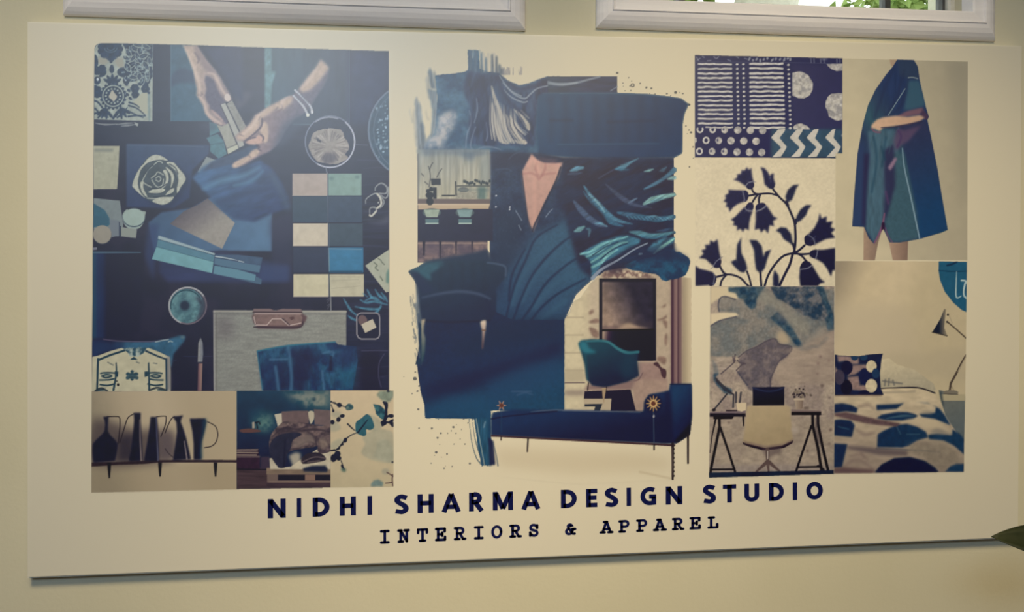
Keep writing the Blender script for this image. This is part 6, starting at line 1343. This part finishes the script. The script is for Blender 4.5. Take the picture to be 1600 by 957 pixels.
MONO = {   # slab typewriter letters in a 0.8 wide cell
    'I': [[(.40, .06), (.40, .94)], [(.14, .07), (.66, .07)], [(.14, .93), (.66, .93)]],
    'N': [[(.18, .07), (.18, .93)], [(.62, .07), (.62, .93)], [(.18, .93), (.62, .10)], [(.04, .07), (.34, .07)], [(.02, .93), (.24, .93)], [(.46, .93), (.76, .93)]],
    'T': [[(.40, .07), (.40, .93)], [(.08, .93), (.72, .93)], [(.08, .93), (.08, .68)], [(.72, .93), (.72, .68)], [(.22, .07), (.58, .07)]],
    'E': [[(.20, .07), (.20, .93)], [(.06, .93), (.68, .93)], [(.06, .07), (.70, .07)], [(.68, .93), (.68, .72)], [(.70, .07), (.70, .30)], [(.20, .51), (.50, .51)], [(.50, .38), (.50, .64)]],
    'R': [[(.20, .07), (.20, .93)], [(.05, .93), (.42, .93)] + arc(.44, .72, .20, .21, 90, -90, 10) + [(.20, .51)], [(.40, .51), (.62, .09)], [(.62, .07), (.78, .07)], [(.05, .07), (.36, .07)]],
    'O': [arc(.40, .5, .31, .43, 0, 360, 30)],
    'S': [[(.64, .66), (.64, .90)], [(.62, .76)] + arc(.38, .72, .22, .21, 30, 230, 12) + [(.50, .46)] + arc(.42, .27, .23, .20, 55, -150, 12), [(.14, .34), (.14, .08)]],
    'A': [[(.12, .07), (.38, .93)], [(.42, .93), (.68, .07)], [(.22, .93), (.44, .93)], [(.20, .34), (.60, .34)], [(-.02, .07), (.26, .07)], [(.54, .07), (.82, .07)]],
    'P': [[(.20, .07), (.20, .93)], [(.05, .93), (.44, .93)] + arc(.46, .70, .21, .23, 90, -90, 10) + [(.20, .47)], [(.05, .07), (.42, .07)]],
    'L': [[(.26, .07), (.26, .93)], [(.10, .93), (.46, .93)], [(.08, .07), (.70, .07)], [(.70, .07), (.70, .34)]],
    '&': [[(.70, .08), (.56, .10), (.26, .56)] + arc(.36, .70, .14, .14, 200, 20, 8) + [(.40, .72)], [(.30, .52)] + arc(.30, .28, .20, .21, 120, 330, 12) + [(.62, .46)], [(.52, .46), (.74, .46)]],
}
def stroke(bm, P, w, M, cap=0):
    """flat ribbon with mitred joints; M maps (u, v) to a point"""
    P = [Vector(p) for p in P]
    out = []
    n = len(P); closed = (P[0] - P[-1]).length < 1e-6
    for i in range(n):
        a = P[i - 1] if i > 0 else (P[-2] if closed else None); b = P[i + 1] if i < n - 1 else (P[1] if closed else None)
        d1 = (P[i] - a).normalized() if a is not None else None; d2 = (b - P[i]).normalized() if b is not None else None
        if d1 is None: d1 = d2
        if d2 is None: d2 = d1
        nrm = Vector((-(d1.y + d2.y), d1.x + d2.x))
        if nrm.length < 1e-6: nrm = Vector((-d1.y, d1.x))
        nrm.normalize()
        k = 1 / max(nrm.dot(Vector((-d1.y, d1.x))), .5)
        out.append((P[i] + nrm * w / 2 * k, P[i] - nrm * w / 2 * k))
    vs = [[bm.verts.new(M(q)) for q in pr] for pr in out]
    for i in range(n - 1):
        bm.faces.new((vs[i][0], vs[i][1], vs[i + 1][1], vs[i + 1][0]))
    if cap:
        for e in (P[0], P[-1]):
            bm.faces.new([bm.verts.new(M(e + Vector((math.cos(t * .5236), math.sin(t * .5236))) * w / 2)) for t in range(12)])
def text_part(name, glyphs, w, cap):
    for (strokes, bl, br, hgt) in glyphs:    # bl, br: baseline points under u=0 and u=1; hgt: cap height
        bm = bmesh.new()
        bl, br = Vector(bl), Vector(br)
        LO = px(bl.x, bl.y, YB - 0.0005)
        def M(q):
            p = bl + (br - bl) * q.x + Vector((-.004 * hgt * q.y, -hgt * q.y))
            return px(p.x, p.y, YB - 0.0005) - LO
        for s_ in strokes: stroke(bm, s_, w, M, cap)
        bmesh.ops.recalc_face_normals(bm, faces=bm.faces[:])
        o = obj(name, bm, M_letter, board)
        o.location = LO - bo
# pixel positions of the letters: (letter, left x, right x); base line and cap line as straight lines
def base1(x): return 810.5 + (x - 418) * (780.5 - 810.5) / (1285 - 418)
def cap1(x): return 780.5 + (x - 418) * (753.0 - 780.5) / (1285 - 418)
S460 = 460 / 1600.0
def L1(a): return 400 + a * S460
def L2(a): return 850 + a * S460
row1 = [('N', L1(64), L1(162)), ('I', L1(222), L1(246)), ('D', L1(308), L1(400)), ('H', L1(455), L1(543)), ('I', L1(606), L1(631)),
        ('S', L1(755), L1(827)), ('H', L1(878), L1(966)), ('A', L1(1012), L1(1110)), ('R', L1(1158), L1(1238)), ('M', L1(1287), L1(1397)), ('A', L1(1445), L1(1543)),
        ('D', L2(92), L2(178)), ('E', L2(229), L2(290)), ('S', L2(333), L2(402)), ('I', L2(449), L2(473)), ('G', L2(526), L2(608)), ('N', L2(662), L2(752)),
        ('S', L2(866), L2(933)), ('T', L2(972), L2(1045)), ('U', L2(1089), L2(1170)), ('D', L2(1223), L2(1304)), ('I', L2(1352), L2(1376)), ('O', L2(1425), L2(1516))]
gl = []
for ch, a, b in row1:
    wd, st = SANS[ch]
    sc = (b - a) / wd
    gl.append((st, (a, base1(a)), (a + sc, base1(a + sc)), base1(a) - cap1(a)))
text_part('large_letter', gl, T, 0)
def base2(x): return 850.0 + (x - 593) * (825.5 - 850.0) / (1122 - 593)
def cap2(x): return 829.5 + (x - 593) * (807.5 - 829.5) / (1122 - 593)
cx2 = [('I', L1(700)), ('N', L1(803)), ('T', L1(905)), ('E', L1(1005)), ('R', L1(1108)), ('I', L1(1211)), ('O', L1(1309)), ('R', L1(1410)), ('S', L1(1510)),
       ('&', L2(144)), ('A', L2(340)), ('P', L2(437)), ('P', L2(534)), ('A', L2(630)), ('R', L2(728)), ('E', L2(823)), ('L', L2(919))]
gl = []
for ch, c_ in cx2:
    sc = 21.5; a = c_ - .40 * sc
    gl.append((MONO[ch], (a, base2(a)), (a + sc, base2(a + sc)), base2(a) - cap2(a)))
text_part('small_letter', gl, 0.20, 1)

# ---------------------------------------------------------------- potted plant at the right; one leaf reaches in front of the board
M_leaf = mat('dark_leaf', (0.012, 0.018, 0.007), 0.6, 0.2, noise=((0.028, 0.034, 0.014), 30, (1, 1, 1)))
M_stem = mat('green_stem', (0.05, 0.07, 0.025), 0.6, 0.3)
M_pot = mat('glazed_pot', (0.55, 0.52, 0.46), 0.35, 0.5, noise=((0.62, 0.60, 0.54), 8, (1, 1, 1)))
M_soil = mat('dark_soil', (0.03, 0.02, 0.014), 0.9, 0.1, bump=(60, 0.6, 0.01))
def tube(bm, P, rad, seg=10, closed_ends=True):
    P = [Vector(p) for p in P]; rings = []
    for i, p in enumerate(P):
        d = (P[min(i + 1, len(P) - 1)] - P[max(i - 1, 0)]).normalized()
        u = d.cross(Vector((0, 1, 0.01))).normalized(); v = d.cross(u)
        r = rad[i] if hasattr(rad, '__len__') else rad
        rings.append([bm.verts.new(p + (u * math.cos(t * 2 * math.pi / seg) + v * math.sin(t * 2 * math.pi / seg)) * r) for t in range(seg)])
    for A_, B_ in zip(rings[:-1], rings[1:]):
        for t in range(seg): bm.faces.new((A_[t], A_[(t + 1) % seg], B_[(t + 1) % seg], B_[t]))
    bm.faces.new(rings[0][::-1]); bm.faces.new(rings[-1])
def leaf_mesh(base, tip, width, up, droop=0.1, n=12):
    """pointed ovate blade, folded along its midrib and slightly thick"""
    bm = bmesh.new(); base = Vector(base); tip = Vector(tip); ax = tip - base; L = ax.length; ax.normalize()
    up = (Vector(up) - ax * Vector(up).dot(ax)).normalized(); side = ax.cross(up)
    rows = []
    for i in range(n + 1):
        t = i / n; w = width / 2 * (math.sin(math.pi * t ** 0.8) ** 0.9 if 0 < t < 1 else 0.0) + 0.0006
        c = base + ax * L * t + up * (math.sin(math.pi * t) * droop * L)
        rows.append([c - side * w + up * w * .30, c - side * w * .5 + up * w * .11, c, c + side * w * .5 + up * w * .11, c + side * w + up * w * .30])
    top = [[bm.verts.new(p) for p in r] for r in rows]; bot = [[bm.verts.new(p - up * .0007) for p in r] for r in rows]
    for i in range(n):
        for j in range(4):
            bm.faces.new((top[i][j], top[i + 1][j], top[i + 1][j + 1], top[i][j + 1])); bm.faces.new((bot[i][j], bot[i][j + 1], bot[i + 1][j + 1], bot[i + 1][j]))
        bm.faces.new((top[i][0], bot[i][0], bot[i + 1][0], top[i + 1][0])); bm.faces.new((top[i][4], top[i + 1][4], bot[i + 1][4], bot[i][4]))
    bm.faces.new([top[0][j] for j in range(5)] + [bot[0][j] for j in range(4, -1, -1)]); bm.faces.new([top[-1][j] for j in range(4, -1, -1)] + [bot[-1][j] for j in range(5)])
    fix(bm)
    return bm
YL = -0.30
tip = px(1549, 839, YL); lbase = px(1690, 862, YL - 0.02)
pc = Vector((lbase.x + 0.26, -0.42, 0))
plant = empty('potted_plant', pc)
tag(plant, 'tall potted plant with a dark green pointed leaf reaching over the board', 'plant')
bm = bmesh.new(); prof = [(0.0, 0.0), (0.12, 0.0), (0.135, 0.02), (0.17, 0.30), (0.18, 0.33), (0.165, 0.335), (0.158, 0.30), (0.0, 0.30)]
seg = 36; rings = []
for r, z in prof: rings.append([bm.verts.new((max(r, .0005) * math.cos(t * 2 * math.pi / seg), max(r, .0005) * math.sin(t * 2 * math.pi / seg), z)) for t in range(seg)])
for A_, B_ in zip(rings[:-1], rings[1:]):
    for t in range(seg): bm.faces.new((A_[t], A_[(t + 1) % seg], B_[(t + 1) % seg], B_[t]))
fix(bm); obj('pot', bm, M_pot, plant, True)
bm = bmesh.new(); vs = [bm.verts.new((0.157 * math.cos(t * 2 * math.pi / seg), 0.157 * math.sin(t * 2 * math.pi / seg), 0.306)) for t in range(seg)]; bm.faces.new(vs); obj('soil', bm, M_soil, plant)
trunk = [(0, 0, .30), (0.01, 0.01, .55), (-0.015, 0.0, .82), (0.01, -0.01, 1.05), (0.0, 0, 1.28)]
bm = bmesh.new(); tube(bm, trunk, [.014, .012, .011, .009, .005]); fix(bm); obj('stem', bm, M_stem, plant, True)
lv = [(lbase - pc, tip - pc, 0.060, (0.1, -0.80, 0.6), 0.5)]
for k, (z, a, l, rise) in enumerate([(.72, 20, .24, .10), (.86, -60, .22, .12), (.95, 70, .24, .13), (1.10, -20, .22, .14), (1.24, 40, .20, .14), (1.20, -80, .20, .12), (.80, -110, .20, .08)]):
    a = math.radians(a); d = Vector((math.cos(a), math.sin(a) * .8, 0))
    b = Vector((0, 0, z)) + d * .10 + Vector((0, 0, .05)); lv.append((b, b + d * l + Vector((0, 0, rise)), .09, (0, 0, 1), 0.05))
for k, (b, t_, w_, up, dz) in enumerate(lv):
    b, t_ = Vector(b), Vector(t_)
    lf = obj('leaf', leaf_mesh(b, t_, w_, up, 0.03), M_leaf, plant, True)
    z0 = 0.9 if k == 0 else max(b.z - .12, .5)
    bm = bmesh.new(); tube(bm, [(0, 0, z0), Vector((b.x * .5, b.y * .5, (z0 + b.z) / 2 + .01)), b], [.004, .003, .0022], 8); fix(bm); obj('leaf_stalk', bm, M_stem, plant, True)

# ---------------------------------------------------------------- trees outside the high windows
M_bark = mat('pale_bark', (0.42, 0.38, 0.32), 0.9, 0.1, noise=((0.60, 0.56, 0.48), 6, (1, 1, 0.3)), bump=(20, 0.6, 0.02))
M_fol = mat('bright_foliage', (0.16, 0.26, 0.06), 0.6, 0.2, noise=((0.34, 0.42, 0.14), 3, (1, 1, 1)))
M_earth = mat('garden_ground', (0.12, 0.14, 0.06), 0.95, 0.1, noise=((0.20, 0.18, 0.09), 4, (1, 1, 1)))
slab('ground', (-9, WT, -0.15), (11, 13, -0.02), M_earth, 'garden ground outside the wall')
def garden_tree(x, y, trunk_pts, rad, clusters, seed, label):
    r_ = random.Random(seed)
    t = empty('garden_tree', (x, y, -0.02)); tag(t, label, 'tree', 'trees outside the high windows')
    bm = bmesh.new(); tube(bm, trunk_pts, rad, 14); fix(bm); obj('trunk', bm, M_bark, t, True)
    bm = bmesh.new()
    for (cx, cy, cz, cr, n) in clusters:
        for _ in range(n):
            v = Vector((r_.gauss(0, 1), r_.gauss(0, 1), r_.gauss(0, 1))).normalized() * cr * r_.random() ** .4
            c = Vector((cx, cy, cz)) + Vector((v.x, v.y, v.z * .7))
            a = Vector((r_.gauss(0, 1), r_.gauss(0, 1), r_.gauss(0, .6) - .3)).normalized(); b = a.cross(Vector((r_.gauss(0, 1), r_.gauss(0, 1), r_.gauss(0, 1)))).normalized()
            l = r_.uniform(.07, .12); w = l * .32; q = a.cross(b) * w * .2
            vs = [bm.verts.new(p) for p in (c, c + a * l * .4 + b * w + q, c + a * l, c + a * l * .4 - b * w + q)]; bm.faces.new(vs)
    f = obj('foliage', bm, M_fol, t)
    return t
tx = px(1188, 5, 2.6)
garden_tree(tx.x, 2.6, [(0.1, 0, 0), (0.05, 0, 1.2), (-.05, .02, 2.2), (0, 0, 2.9), (.10, 0, 3.6), (.3, .1, 4.6)], [.24, .20, .18, .17, .15, .10],
            [(-.5, -.1, 3.1, .22, 200), (-.6, 0, 4.4, .4, 260), (-.1, .2, 5.0, .5, 300)], 4, 'pale tree trunk seen through the right high window')
t3 = px(1420, 8, 4.4)
garden_tree(t3.x, 4.4, [(0.3, 0, 0), (0.2, 0, 1.6), (.3, 0, 2.9), (.5, 0, 4.2)], [.10, .08, .06, .03],
            [(-.1, 0, 3.8, .35, 300), (-.45, .1, 3.65, .25, 160), (.35, .1, 3.9, .4, 300), (.2, 0, 4.6, .6, 260)], 8, 'thin leafy tree at the right end of the right high window')
t4 = px(1020, 5, 4.4)
garden_tree(t4.x, 4.4, [(-.2, 0, 0), (-.1, 0, 1.6), (-.15, 0, 3.0), (-.3, 0, 4.2)], [.09, .07, .05, .03],
            [(0, 0, 3.72, .30, 280), (-.4, .1, 3.9, .4, 260), (-1.0, .2, 3.8, .4, 240)], 12, 'yellow-green leafy tree at the left end of the right high window')
